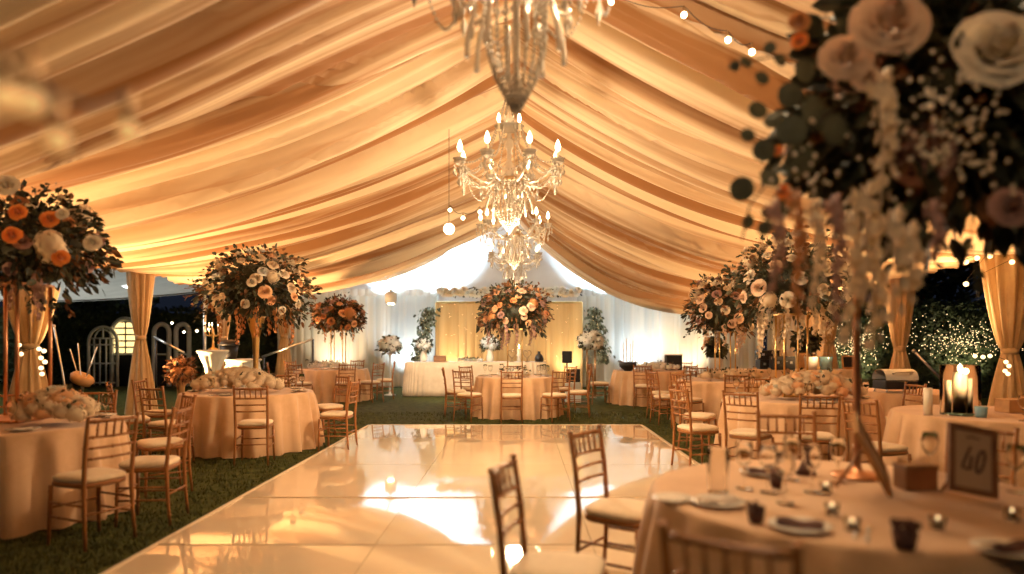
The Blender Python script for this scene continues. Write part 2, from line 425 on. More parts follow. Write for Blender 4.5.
# ------------------------------------------------------------------ garden outside
def leafy(n, fn, size, seed, mb=None, wide=.5):
    rg = random.Random(seed); m = mb or MB()
    for _ in range(n):
        p, nrm = fn(rg)
        d = (Vector(nrm) + Vector((rg.uniform(-1, 1), rg.uniform(-1, 1), rg.uniform(-1, 1))) * .9).normalized()
        s = size * rg.uniform(.6, 1.4); a = d.orthogonal().normalized(); a.rotate(Quaternion(d, rg.uniform(0, 6.28))); b = d.cross(a)
        p = Vector(p)
        m.add([p - a * s * .5, p + b * s * wide * .5, p + a * s * .5 + d * s * .15, p - b * s * wide * .5], [(0, 1, 2, 3)])
    return m
def hedge(name, x0, x1, y, zt, n, label, seed, depth=.7):
    t = thing(name, label, 'hedge', (0, 0, 0))
    MB().box(((x0 + x1) / 2, y + depth / 2 + .1, zt / 2 - .05), (x1 - x0, depth, zt - .1)).build('hedge_core', M['hedge_leaf'], t)
    def top(x): return zt + .16 * noise.noise(Vector((x * 1.3, 1, seed)))
    def fn(rg):
        x = rg.uniform(x0, x1)
        if rg.random() < .78: return (x, y + .12 * noise.noise(Vector((x * 1.5, 2, seed))), top(x) * rg.random()), (0, -1, .25)
        return (x, y + depth * rg.random(), top(x) + rg.uniform(-.06, .1)), (0, -.2, 1)
    leafy(n, fn, .12, seed, wide=.6).build('foliage', M['hedge_leaf'], t, smooth=False)
    return t
hedge('hedge', -21, -7.7, 22.0, 2.42, 9000, 'tall dark clipped hedge behind the pale arched lattice', 4)
hedge('hedge', 7.9, 16.5, 17.0, 2.3, 12000, 'clipped hedge glittering with tiny lights beside the tent', 6)
def lights_on_hedge(rg):
    m = MB()
    for cx, cz, sx, sz, n in ((8.25, 1.35, .5, .5, 230), (11.0, 1.40, 1.0, .45, 260), (9.6, 1.5, 1.3, .7, 90)):
        for _ in range(n):
            m.octa((cx + rg.gauss(0, sx * .6), 16.86 - rg.random() * .08, min(2.3, max(.02, cz + rg.gauss(0, sz * .55)))), rg.uniform(.006, .014))
    m.octa((8.6, 16.85, .012), .01)
    return m
tag(lights_on_hedge(random.Random(8)).build('fairy_lights', M['fairy'], smooth=False), 'tiny warm lights sprinkled over the clipped hedge', 'fairy lights', kind='stuff')
def tree(x, y, h, r, label, seed):
    t = thing('garden_tree', label, 'tree', (x, y, 0), 0, 'dark trees beyond the tent')
    MB().tube([(0, 0, 0), (.05, 0, h * .4), (0, .05, h * .75)], [.16, .12, .05], 8).build('trunk', M['wood'], t)
    def fn(rg):
        v = Vector((rg.gauss(0, 1), rg.gauss(0, 1), rg.gauss(0, 1))).normalized() * (rg.random() ** .4)
        return (v.x * r, v.y * r, h * .68 + v.z * h * .34), v
    leafy(2200, fn, .28, seed).build('crown', M['hedge_leaf'], t, smooth=False)
tree(12.5, 21, 5.2, 1.7, 'dark garden tree standing behind the glittering hedge', 1)
tree(18.5, 22, 5.6, 2.2, 'dark garden tree behind the outermost gathered drape', 2)
tree(-15.5, 25, 4.6, 2.0, 'dark garden tree behind the tall dark hedge', 3)

# neighbouring grey canopy
t = thing('marquee_canopy', 'grey neighbouring canopy roof above the dark hedge', 'canopy', (0, 0, 0))
m = MB()
m.grid(lambda u, v: (-15.5 + 8.0 * u, 16.5 + 5 * v, 2.62 + 1.9 * v * (.7 + .3 * u) - .25 * math.sin(PI * u)), 16, 10)
m.grid(lambda u, v: (-15.5 + 8.0 * u, 16.5 + 5 * v, 2.66 + 1.9 * v * (.7 + .3 * u) - .25 * math.sin(PI * u)), 16, 10)
m.build('canopy_skin', M['grey_canvas'], t)
for x in (-15.4, -7.7): MB().tube([(x, 16.6, 0), (x, 16.6, 2.64)], .04, 8).build('canopy_pole', M['metal'], t)

# arched lattice and arched doorway
t = thing('arched_lattice', 'pale blue-grey arched lattice panel standing before the dark hedge', 'lattice', (gx(103, 21.2), 21.2, 0), .12)
def arch_pts(w, zs, n=14):   # springing height zs, half width w
    return [(-w, 0, 0), (-w, 0, zs)] + [(-w * math.cos(PI * k / n), 0, zs + 1.15 * w * math.sin(PI * k / n)) for k in range(1, n)] + [(w, 0, zs), (w, 0, 0)]
MB().tube(arch_pts(.42, 1.38), .05, 6).build('arch_frame', M['white_paint'], t)
m = MB()
for x in (-.26, -.09, .09, .26): m.tube([(x, 0, .05), (x, 0, 1.52)], .026, 6)
for z in (.12, .72, 1.3, 1.5): m.tube([(-.4, 0, z), (.4, 0, z)], .028, 6)
m.tube([(-.24 * math.cos(PI * k / 8), 0, 1.5 + .28 * math.sin(PI * k / 8)) for k in range(9)], .025, 6)
m.tube([(0, 0, 1.5), (0, 0, 1.85)], .025, 6)
m.build('lattice_bars', M['white_paint'], t)

def doorway(px0, px1, Y, zt, lit, label, rz=0):
    x0, x1 = gx(px0, Y), gx(px1, Y); w = (x1 - x0) / 2
    t = thing('arched_doorway', label, 'doorway', ((x0 + x1) / 2, Y, 0), rz)
    MB().tube(arch_pts(w, zt - 1.15 * w), .075, 8).build('door_frame', M['white_paint'], t)
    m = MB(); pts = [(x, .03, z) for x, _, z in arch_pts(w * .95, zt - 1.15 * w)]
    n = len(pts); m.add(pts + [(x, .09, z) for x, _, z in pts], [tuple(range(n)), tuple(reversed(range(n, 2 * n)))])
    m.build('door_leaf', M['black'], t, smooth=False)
    if lit:
        c, r = .12, 6
        for k in range(2):
            for j in range(5):
                xx = -.17 + k * .38; zz = 1.12 + j * .2
                f = MB().box((xx, -.01, zz), (.32, .02, .15)).build('window_pane', M['lit_window'], t, smooth=False)
    MB().tube([(-w * .9, -.02, 1.0), (w * .9, -.02, 1.0)], .03, 6).build('transom', M['white_paint'], t)
    return t
doorway(112, 138, 21.4, 2.12, True, 'arched doorway with a lit yellow paned window, partly behind the cream drape')
doorway(154, 169, 21.4, 1.95, False, 'dim dark arched doorway just past the tall cream drape')
doorway(176, 189, 21.4, 1.95, False, 'dim dark arched opening beside the slanted handrail')
# ------------------------------------------------------------------ chiavari chairs
def turned(m, pts, r, seg=8, rings=()):
    """a thin rod with little turned rings along it"""
    pts = [Vector(p) for p in pts]; m.tube(pts, r, seg)
    n = len(pts) - 1
    for t in rings:
        k = min(n - 1, int(t * n)); p = pts[k].lerp(pts[k + 1], t * n - k)
        d = (pts[k + 1] - pts[k]).normalized() * .006
        rr = r if not isinstance(r, (list, tuple)) else r[k]
        m.tube([p - d, p - d * .4, p + d * .4, p + d], [rr * 1.0, rr * 1.35, rr * 1.35, rr * 1.0], seg)
    return m
def seat_outline(z, hw_f, hw_b, yf, yb, n=28):
    pts = []
    for k in range(n):
        a = 2 * PI * k / n; c, s = math.cos(a), math.sin(a)
        e = .42
        x = math.copysign(abs(c) ** e, c); y = math.copysign(abs(s) ** e, s)
        hw = hw_b + (hw_f - hw_b) * (y + 1) / 2
        pts.append((x * hw, (yf + yb) / 2 + y * (yf - yb) / 2, z))
    return pts
def stack(m, rings):
    n = len(rings[0]); vs = [p for r in rings for p in r]; fs = [tuple(reversed(range(n)))]
    for j in range(len(rings) - 1):
        for k in range(n):
            k2 = (k + 1) % n; fs.append((j * n + k, j * n + k2, (j + 1) * n + k2, (j + 1) * n + k))
    fs.append(tuple((len(rings) - 1) * n + k for k in range(n)))
    return m.add(vs, fs)
GW = M['gold_wood']
def make_chair():
    t = thing('chiavari_chair', 'x', 'chair')
    o = lambda z, d: seat_outline(z, .195 + d, .175 + d, .195 + d, -.185 - d)
    stack(MB(), [o(.415, -.01), o(.425, 0), o(.443, 0), o(.450, -.008)]).build('seat_frame', GW, t)
    stack(MB(), [o(.450, -.012), o(.462, -.002), o(.480, 0), o(.494, -.02), o(.502, -.07), o(.504, -.13)]).build('seat_cushion', M['cushion'], t)
    for s in (-1, 1):
        turned(MB(), [(s * .185, .185, 0), (s * .178, .18, .2), (s * .174, .175, .42)], [.011, .014, .016], 8, (.2, .55, .9)).build('front_leg', GW, t)
        turned(MB(), [(s * .185, -.215, 0), (s * .178, -.195, .22), (s * .176, -.185, .45), (s * .178, -.205, .68), (s * .182, -.24, .905), (s * .182, -.243, .92)], [.011, .014, .016, .015, .013, .008], 8, (.08, .35, .62, .95)).build('back_post', GW, t)
    def back(z):
        if z < .68: q = (z - .45) / .23; return -.185 - .02 * q
        q = (z - .68) / .225; return -.205 - .035 * q
    def rail(z, r, name, bow=.022):
        turned(MB(), [(x, back(z) - bow * (1 - (x / .18) ** 2), z) for x in (-.18, -.12, -.06, 0, .06, .12, .18)], r, 8, (.12, .5, .88)).build(name, GW, t)
    rail(.885, .012, 'top_rail'); rail(.775, .009, 'back_rail'); rail(.70, .009, 'back_rail'); rail(.625, .009, 'back_rail')
    for x in (-.115, -.058, 0, .058, .115):
        bo = -.022 * (1 - (x / .18) ** 2)
        turned(MB(), [(x, back(.775) + bo, .775), (x, back(.885) + bo, .885)], .0075, 6, (.5,)).build('spindle', GW, t)
    for s in (-1, 1):
        m = MB()
        for z in (.20, .30): turned(m, [(s * .181, .182, z), (s * .180, -.196, z)], .008, 6, (.3, .7))
        m.build('side_stretcher', GW, t)
    turned(MB(), [(-.178, .182, .26), (.178, .182, .26)], .008, 6, (.5,)).build('front_stretcher', GW, t)
    turned(MB(), [(-.178, -.196, .24), (.178, -.196, .24)], .008, 6, (.5,)).build('rear_stretcher', GW, t)
    return t
CHAIR = make_chair(); chair_used = [False]
LABELS = {}
def uniq(label):
    LABELS[label] = LABELS.get(label, 0) + 1
    return label
def place_chair(x, y, deg, label, group, z=.003):
    """deg: compass of the way it faces, 0 = +X, 90 = away from the camera"""
    rz = math.radians(deg - 90); uniq(label)
    if not chair_used[0]:
        chair_used[0] = True; c = CHAIR; c.location = (x, y, z); c.rotation_euler = (0, 0, rz); c['label'] = label; c['group'] = group
        return c
    return dup(CHAIR, (x, y, z), rz, label, group)

# ------------------------------------------------------------------ round tables with floor-length cloths
def make_table(r, seed, material, h=.75, flare=.085, folds=21):
    rg = random.Random(seed); ph = [rg.uniform(0, 6.28) for _ in range(4)]
    nA, rows = 180, []
    def ring(rad, z, f):
        out = []
        for k in range(nA):
            w = 2 * PI * k / nA
            q = math.sin(folds * w + ph[0] + .5 * math.sin(3 * w + ph[1])); q2 = math.sin((folds * 2 - 5) * w + ph[2])
            d = f * (.052 * (abs(q) ** .7 * math.copysign(1, q)) + .014 * q2 + .02 * math.sin(5 * w + ph[3]))
            zz = z + (.0 if f < .9 else .004 + .006 * math.sin(7 * w + ph[1]))
            out.append(((rad + d) * math.cos(w), (rad + d) * math.sin(w), max(.004, zz)))
        return out
    for q in (.02, .35, .7, .93): rows.append(ring(r * q, h, 0))
    rows += [ring(r - .012, h, 0), ring(r, h - .004, 0), ring(r + .006, h - .018, .05)]
    for k in range(1, 13):
        q = k / 12; rows.append(ring(r + .008 + flare * q ** .8, h - .018 - (h - .018) * q, .12 + .88 * q ** .7))
    m = MB(); vs = [p for rr_ in rows for p in rr_]; fs = [tuple(range(nA))]
    for j in range(len(rows) - 1):
        for k in range(nA):
            k2 = (k + 1) % nA; fs.append((j * nA + k, (j + 1) * nA + k, (j + 1) * nA + k2, j * nA + k2))
    m.add(vs, fs)
    return m
def round_table(x, y, r, label, seed, material='table_cloth'):
    t = thing('draped_round_table', label, 'table', (x, y, .003), 0, 'round banquet tables under floor-length cloths')
    make_table(r, seed, material).build('tablecloth', M[material], t)
    MB().lathe([(.02, .705), (r - .02, .705), (r - .015, .72), (r - .02, .735), (.02, .735)], 48).build('tabletop', M['tan_wood'], t)
    return t
TABLES = {}
def sector(dx, dy, names):
    """which side of its table something stands on; names = (camera, curtain, minus-x, plus-x) in words"""
    a = math.degrees(math.atan2(dy, dx)) % 360; k = int(((a + 22.5) % 360) // 45)
    S, N, Wt, E = names
    return [E, f'{N}-and-{E}', N, f'{N}-and-{Wt}', Wt, f'{S}-and-{Wt}', S, f'{S}-and-{E}'][k]
def T(key, x, y, r, desc, label, names, seed, material='table_cloth'):
    round_table(x, y, r, label, seed, material); TABLES[key] = (x, y, r, desc, names)
T('t1', -4.3, 5.7, .84, 'orange-rose table', 'round table in champagne cloth under the tall orange-rose arrangement', ('camera', 'garden', 'outer', 'dance-floor'), 1)
T('t2', -3.68, 9.2, .84, 'hydrangea-mound table', 'round table in champagne cloth with long cream hydrangea mound beside the dance floor', ('camera', 'curtain', 'garden', 'dance-floor'), 2)
T('t3', -4.55, 16.5, .84, 'rust-flower table', 'round table in tan cloth under the rust and mauve flower tower', ('camera', 'curtain', 'garden', 'head-table'), 3)
T('t4', -.08, 13.1, .76, 'mauve-flower table', 'round table in tan cloth between the dance floor and the head table', ('camera', 'head-table', 'hydrangea-stand', 'placard'), 4)
T('t5', 2.95, 15.6, .80, 'black-bowl table', 'round table in tan cloth with the black bowl of tall candles near the pale curtain', ('camera', 'curtain', 'head-table', 'garden'), 5)
T('t6', 3.65, 12.0, .84, 'blush-flower table', 'round table in tan cloth under the blush flower tower before the black cases', ('camera', 'curtain', 'dance-floor', 'garden'), 6)
T('t7', 3.37, 8.2, .86, 'ivory-tower table', 'round table in tan cloth under the ivory flower tower with a wide low flower mound', ('camera', 'curtain', 'dance-floor', 'garden'), 7)
T('t8', 1.5, 3.1, .88, 'glassware table', 'round table crowded with blurred glassware, plates and a framed sign', ('camera', 'ivory-tower', 'dance-floor', 'garden'), 8)
T('t9', 4.5, 6.5, .84, 'hurricane-candle table', 'round table in tan cloth with the tall hurricane candle beside the outer drape', ('camera', 'garden', 'ivory-tower', 'outer'), 9)
GR = 'gold chiavari chairs around the round tables'
def chair_at(key, x, y, deg=None, z=.003):
    tx, ty, r, desc, names = TABLES[key]
    dx, dy = tx - x, ty - y
    if deg is None: deg = math.degrees(math.atan2(dy, dx))
    place_chair(x, y, deg, f'gold chiavari chair with cream cushion on the {sector(-dx, -dy, names)} side of the {desc}', GR, z)
def ring_chair(key, ang, gap=.36, yaw=0):
    tx, ty, r, *_ = TABLES[key]; a = math.radians(ang)
    chair_at(key, tx + (r + gap) * math.cos(a), ty + (r + gap) * math.sin(a), ang + 180 + yaw)
# orange-rose table
chair_at('t1', -3.09, 4.90, 156); chair_at('t1', -2.96, 5.46, 186); chair_at('t1', -3.42, 6.50, 222); ring_chair('t1', 95); ring_chair('t1', 128)
# hydrangea-mound table
chair_at('t2', -3.13, 8.03, 100); chair_at('t2', -2.42, 9.0, 176); chair_at('t2', -4.12, 7.98, 68); chair_at('t2', -4.83, 8.45, 38); ring_chair('t2', 45); ring_chair('t2', 90); ring_chair('t2', 182)
# rust-flower table
for a in (-108, -62, -30, 10, 80, 150, 200): ring_chair('t3', a, .4)
# mauve-flower table
chair_at('t4', -.15, 11.98, 92); chair_at('t4', -.92, 12.2, 62); chair_at('t4', .62, 12.12, 118); chair_at('t4', -1.22, 12.95, 8); chair_at('t4', 1.10, 12.85, 172); ring_chair('t4', 35); ring_chair('t4', 90); ring_chair('t4', 140)
# black-bowl table
ring_chair('t5', 188); ring_chair('t5', -106); ring_chair('t5', -62); ring_chair('t5', 100); ring_chair('t5', 40)
# blush-flower table
chair_at('t6', 2.52, 11.75, 12); chair_at('t6', 3.42, 10.85, 82); chair_at('t6', 2.75, 11.12, 45); chair_at('t6', 4.55, 11.2, 140); ring_chair('t6', 95); ring_chair('t6', 150)
# ivory-tower table
chair_at('t7', 1.98, 7.60, 18); chair_at('t7', 2.42, 7.16, 48); chair_at('t7', 3.0, 6.92, 78); ring_chair('t7', 5, .38); ring_chair('t7', 90); ring_chair('t7', 150)
# glassware table
chair_at('t8', .16, 2.90, -14); chair_at('t8', .59, 3.93, -34); chair_at('t8', .70, 2.06, 56); chair_at('t8', 1.77, 4.42, -102, .040); chair_at('t8', 2.66, 4.05, 218)
# hurricane-candle table
chair_at('t9', 3.28, 6.22, 22); chair_at('t9', 4.2, 5.26, 72)
# ------------------------------------------------------------------ blooms
def rose_mesh(seed, open_=1.0, n_rings=5):
    """a rose of unit radius facing +Z: cupped petals in rings round a wound bud"""
    rg = random.Random(seed); m = MB()
    for k in range(3):   # the bud
        m.grid(lambda u, v: ((.16 + .03 * k) * math.cos(2.2 * k + u * 3.6) * (1 - .25 * v), (.16 + .03 * k) * math.sin(2.2 * k + u * 3.6) * (1 - .25 * v), -.1 + .62 * v - .05 * k), 8, 4)
    for j in range(n_rings):
        n = 3 + j; lean = .18 + .26 * j * open_; R = .19 + .155 * j; hgt = 1.06 - .12 * j
        for i in range(n):
            a0 = 2 * PI * (i + .37 * j) / n + rg.uniform(-.15, .15); wd = 2 * PI / n * .78
            l2 = lean * rg.uniform(.85, 1.2); cup = rg.uniform(.8, 1.1)
            def pt(u, v):
                a = a0 + (u - .5) * 2 * wd * (.45 + .55 * math.sin(PI * min(1, .15 + v * .7)))
                e = 1 - (2 * u - 1) ** 4 * .22 * v
                r = R * (.38 + .62 * v ** .55) + l2 * v ** 3 * cup * .26
                z = -.55 + hgt * v * e - l2 * .22 * v ** 4
                return (r * math.cos(a), r * math.sin(a), z)
            m.grid(pt, 6, 5)
    return m
def hydrangea_mesh(seed, n=190):
    rg = random.Random(seed); m = MB()
    for k in range(n):
        z = 1 - 1.72 * (k + .5) / n; a = k * 2.39996; r = math.sqrt(max(0, 1 - z * z))
        d = Vector((r * math.cos(a), r * math.sin(a), z)).normalized(); c = d * rg.uniform(.78, 1.08)
        s = .165 * rg.uniform(.8, 1.2); t = d.orthogonal().normalized(); t.rotate(Quaternion(d, rg.uniform(0, 6.3))); b = d.cross(t)
        for q in range(4):
            w = q * PI / 2; e = t * math.cos(w) + b * math.sin(w); f = t * -math.sin(w) + b * math.cos(w)
            m.add([c, c + (e * .5 - f * .42) * s + d * s * .12, c + e * s * 1.0 - d * s * .05, c + (e * .5 + f * .42) * s + d * s * .12], [(0, 1, 2, 3)])
    m.ball((0, 0, -.04), .74, 10, 6)
    return m
def floret_mesh(seed):
    """a five-petalled small flower, unit radius, facing +Z"""
    rg = random.Random(seed); m = MB()
    for q in range(5):
        w = 2 * PI * q / 5
        def pt(u, v):
            wd = .95 * math.sin(PI * (.12 + .80 * v)) * (u - .5) * 1.1
            x, y = v, wd
            return (x * math.cos(w) - y * math.sin(w), x * math.sin(w) + y * math.cos(w), .28 * v * v * rg.uniform(.9, 1.1) + .3 * (u - .5) ** 2)
        m.grid(pt, 4, 4)
    m.ball((0, 0, .06), .13, 6, 4)
    return m
ROSE = {}; HYD = {}; FLO = {}
def rose(c):
    if c not in ROSE: ROSE[c] = rose_mesh(len(ROSE) + 3, .9 + .12 * (len(ROSE) % 3)).mesh('rose', M[c])
    return ROSE[c]
def hyd(c):
    if c not in HYD: HYD[c] = hydrangea_mesh(len(HYD) + 5).mesh('hydrangea', M[c])
    return HYD[c]
def flo(c):
    if c not in FLO: FLO[c] = floret_mesh(len(FLO) + 9).mesh('floret', M[c])
    return FLO[c]
def aim(d, rg):
    q = Vector(d).to_track_quat('Z', 'Y'); q = q @ Quaternion((0, 0, 1), rg.uniform(0, 6.28))
    return q.to_euler()
def leaf_geo(m, p, d, L, wd, rg, fold=.25):
    d = Vector(d).normalized(); s = d.orthogonal().normalized(); s.rotate(Quaternion(d, rg.uniform(0, 6.28))); nrm = d.cross(s)
    droop = Vector((0, 0, -1)) * L * rg.uniform(.0, .45)
    p = Vector(p)
    def pt(q, w): return p + d * L * q + droop * q * q + s * w * wd * L + nrm * abs(w) * fold * wd * L
    m.add([pt(0, 0), pt(.3, -.8), pt(.3, .8), pt(.3, 0), pt(.7, -.75), pt(.7, .75), pt(.7, 0), pt(1, 0)], [(0, 1, 3), (0, 3, 2), (1, 4, 6, 3), (3, 6, 5, 2), (4, 7, 6), (6, 7, 5)])
def foliage(c, rx, ry, rz, n, seed, L=.09, wd=.28, lo=.45, hi=1.05, droop=.0, zmin=-.8, rust=.12, grey=.25):
    rg = random.Random(seed); m = MB()
    while n > 0:
        v = Vector((rg.gauss(0, 1), rg.gauss(0, 1), rg.gauss(0, 1))).normalized()
        if v.z < zmin: continue
        n -= 1
        k = rg.uniform(lo, hi) ** .8 * (1 + .30 * noise.noise(v * 2.2 + Vector((seed, 0, 0))))
        p = Vector(c) + Vector((v.x * rx, v.y * ry, v.z * rz)) * k
        x = rg.random(); m.mi = 2 if x < rust else 1 if x < rust + grey else 0
        leaf_geo(m, p, v + Vector((rg.uniform(-.7, .7), rg.uniform(-.7, .7), rg.uniform(-.7, .5) - droop)), L * rg.uniform(.6, 1.5), wd * rg.uniform(.8, 1.3), rg)
    m.mi = 0
    return m
LEAFM = lambda: [M['leaf'], M['leaf_grey'], M['leaf_rust']]
def twig_spray(m, p, d, L, rg, r=.0025, buds=True):
    p = Vector(p); d = Vector(d).normalized()
    pts = [p + d * L * q + Vector((0, 0, -.25)) * L * q * q for q in (0, .33, .66, 1)]
    m.tube(pts, r, 4)
    for k in range(7):
        q = .3 + .7 * k / 6; a = p + d * L * q + Vector((0, 0, -.25)) * L * q * q
        leaf_geo(m, a, d + Vector((rg.uniform(-1, 1), rg.uniform(-1, 1), rg.uniform(-1, 1))), .05 * rg.uniform(.7, 1.3), .4, rg)
def harlow_stand(t, z, half=.14, pole=.012, material='gold'):
    MB().box((0, 0, .012), (2 * half + .05, 2 * half + .05, .02)).build('stand_base', M[material], t, smooth=False, bevel=.004)
    for sx in (-1, 1):
        for sy in (-1, 1):
            MB().tube([(sx * half, sy * half, .02), (sx * half, sy * half, z)], pole, 8).build('stand_pole', M[material], t)
    MB().box((0, 0, z), (2 * half + .05, 2 * half + .05, .02)).build('stand_top', M[material], t, smooth=False, bevel=.004)
def pole_stand(t, z, pole=.018, material='copper', base=.12):
    MB().lathe([(base, 0), (base, .012), (base * .9, .02), (.03, .03), (pole, .06), (pole, z - .03), (.05, z - .01), (.16, z)], 24).build('stand', M[material], t)
def trumpet(t, z, material='gold'):
    MB().lathe([(.13, 0), (.13, .015), (.05, .04), (.03, .12), (.035, .4), (.05, z * .7), (.10, z * .93), (.15, z), (.13, z - .01), (.05, z * .7)], 28).build('trumpet_vase', M[material], t)
def arrangement(x, y, z0, zc, rx, ry, rz, pal, n, label, seed, stand='harlow', rb=(.05, .08), leaves=900, L=.10, hyds=4, hcol='cream', hr=.12, sprays=26, strands=0, scol='cream', rust=.12, grey=.2, zmin=-.55, slen=(.25, .5), off=(0, 0), spl=1.0):
    """a tall stand on a table that carries a ball of flowers; z0 table top, zc height of the ball's middle"""
    rg = random.Random(seed)
    t = thing('floral_arrangement', label, 'flower arrangement', (x, y, z0), 0, 'tall flower arrangements on the tables')
    zz = zc - z0
    if stand == 'harlow': harlow_stand(t, zz - rz * .62)
    elif stand == 'copper': harlow_stand(t, zz - rz * .62, .2, .016, 'copper')
    elif stand == 'pole': pole_stand(t, zz - rz * .6)
    elif stand == 'trumpet': trumpet(t, zz - rz * .55)
    foliage((off[0], off[1], zz), rx, ry, rz, leaves, seed, L, rust=rust, grey=grey, zmin=zmin - .15).build('foliage', LEAFM(), t, smooth=False)
    MB().ball((off[0], off[1], zz), 1, 14, 9, (rx * .62, ry * .62, rz * .62)).build('moss_core', M['leaf'], t)
    m = MB()
    for _ in range(sprays):
        v = Vector((rg.gauss(0, 1), rg.gauss(0, 1), rg.gauss(0, .8))).normalized()
        m.mi = rg.choice((0, 0, 1, 2))
        twig_spray(m, (off[0] + v.x * rx * .85, off[1] + v.y * ry * .85, zz + v.z * rz * .85), v + Vector((0, 0, .2 * spl)), rg.uniform(.16, .3) * spl, rg)
    m.build('leaf_sprays', LEAFM(), t, smooth=False)
    def spot(i, tot, facing=True):
        for _ in range(60):
            zf = 1 - (1 - zmin) * ((i + rg.random()) / tot); a = i * 2.39996 + rg.uniform(-.3, .3); r = math.sqrt(max(0, 1 - zf * zf))
            return Vector((r * math.cos(a), r * math.sin(a), zf))
    for i in range(n):
        v = spot(i, n); k = rg.uniform(.88, 1.04); c = rg.choice(pal); s = rg.uniform(*rb)
        obj('rose', rose(c), t, (off[0] + v.x * rx * k, off[1] + v.y * ry * k, zz + v.z * rz * k), aim(v + Vector((0, 0, .25)), rg), s)
    for i in range(hyds):
        v = spot(i * 1.0 + .3, hyds + .5); k = .86
        obj('hydrangea', hyd(hcol), t, (off[0] + v.x * rx * k, off[1] + v.y * ry * k, zz + v.z * rz * k), aim(v, rg), hr * rg.uniform(.85, 1.15))
    for i in range(strands):
        a = 2 * PI * (i + rg.random() * .6) / strands; q = rg.uniform(.45, .85)
        flower_strand(t, (math.cos(a) * rx * q, math.sin(a) * ry * q, zz - rz * .45), rg.uniform(*slen), scol, rg)
    return t
def flower_strand(t, p, L, c, rg, fr=.032):
    m = MB(); x, y, z = p; n = max(5, int(L / (fr * .72)))
    src = floret_mesh(1)
    for i in range(n):
        q = i / (n - 1); a = i * 2.2; r = .6 * fr
        Q = aim(Vector((math.cos(a), math.sin(a), .1)), rg).to_matrix().to_4x4()
        b = len(m.v); m.add(src.v, src.f)
        s = fr * (1.05 - .45 * q) * rg.uniform(.85, 1.15)
        m.xform(Matrix.Translation((x + r * math.cos(a) + .03 * math.sin(q * 3), y + r * math.sin(a), z - L * q)) @ Q @ Matrix.Scale(s, 4), b)
    m.tube([(x, y, z + .02), (x + .02, y, z - L * .5), (x + .01, y, z - L)], .006, 5)
    return m.build('flower_strand', M[c], t)
def flower_mound(x, y, z, lx, ly, h, n, c, label, seed, r=(.09, .13), leafs=60, extra=None):
    rg = random.Random(seed); n = int(n * 1.75); r = (r[0] * .86, r[1] * .98)
    t = thing('flower_mound', label, 'flower centrepiece', (x, y, z), 0, 'low flower mounds on the tables')
    foliage((0, 0, h * .3 + .05), lx * .95, ly * .95, h * .6, leafs, seed, .06, zmin=.2).build('foliage', LEAFM(), t, smooth=False)
    for i in range(n):
        q = (i + .5) / n; a = i * 2.39996; rr = math.sqrt(q) * .92; s = rg.uniform(*r)
        px, py = rr * math.cos(a) * lx, rr * math.sin(a) * ly
        pz = max(s * 1.14, h * (1 - .75 * rr * rr) - s * .4)
        obj('hydrangea', hyd(c if rg.random() < .8 or not extra else extra), t, (px, py, pz), (rg.uniform(-.4, .4), rg.uniform(-.4, .4), rg.uniform(0, 6)), (s * rg.uniform(.95, 1.2), s, s * .9))
    for i in range(max(8, n // 3)):
        q = rg.random(); a = rg.uniform(0, 6.28); rr = math.sqrt(q) * .95; s = rg.uniform(.028, .042)
        obj('rose', rose(rg.choice(['ivory', c, 'white_petal'])), t, (rr * math.cos(a) * lx, rr * math.sin(a) * ly - .02, max(s * 1.2, h * (1 - .75 * rr * rr) + r[0] * .45)), aim((rg.uniform(-.5, .5), -.6, 1), rg), s)
    return t
TZ = .757
# the big dark arrangement close to the camera, on the glassware table
big = arrangement(1.71, 3.45, TZ, 2.50, .68, .48, .60, ['mauve', 'mauve', 'rust'], 9, 'big dark floral arrangement with blush roses and hanging white strands over the glassware table', 41, 'pole', (.085, .125), 3800, .11, 0, 'cream', .10, 44, 0, rust=.16, grey=.12, zmin=-.75, off=(.25, -.42))
rg = random.Random(2)
def big_local(px, py, Y): return at(px, py, Y) - Vector((1.71, 3.45, TZ))
for px, py, Y, c, s in ((848, 54, 2.5, 'blush', .088), (893, 16, 2.46, 'blush', .125), (1003, 42, 2.42, 'ivory', .145), (868, 76, 2.5, 'blush', .05), (1014, 205, 2.45, 'mauve', .07), (800, 20, 2.7, 'rust', .04)):
    p = big_local(px, py, Y); obj('rose', rose(c), big, p, aim(Vector((-.15, -1, .25)), rg), s)
for px, py, s in ((783, 191, .028), (799, 40, .03), (778, 150, .02)):
    p = big_local(px, py, 2.72); obj('rose', rose('orange'), big, p, aim(Vector((-.6, -1, .1)), rg), s)
for px, y0, y1, Y in ((878, 78, 205, 2.48), (862, 190, 300, 2.55), (890, 215, 318, 2.5), (846, 215, 340, 2.6), (905, 230, 300, 2.55), (870, 255, 345, 2.7)):
    p = big_local(px, y0, Y); flower_strand(big, p, (y1 - y0) * Y / F, 'cream', rg, .038)
for px, y0, y1, Y, c in ((772, 205, 290, 2.62, 'mauve'), (793, 195, 318, 2.6, 'rust'), (812, 205, 305, 2.62, 'cream'), (832, 200, 325, 2.58, 'mauve'), (930, 205, 262, 2.5, 'mauve')):
    p = big_local(px, y0, Y); flower_strand(big, p, (y1 - y0) * Y / F, c, rg, .026)
m = MB(); m2 = MB()
for _ in range(150):      # gypsophila
    p = big_local(rg.gauss(955, 32), rg.gauss(130, 36), 2.42 + rg.uniform(-.08, .1)); m.ball(p, rg.uniform(.006, .011), 6, 4)
for _ in range(60):
    p = big_local(rg.gauss(818, 22), rg.gauss(195, 26), 2.58 + rg.uniform(-.08, .1)); m.ball(p, rg.uniform(.006, .010), 6, 4)
tag(m.build('gypsophila', M['ivory'], big), kind='stuff')
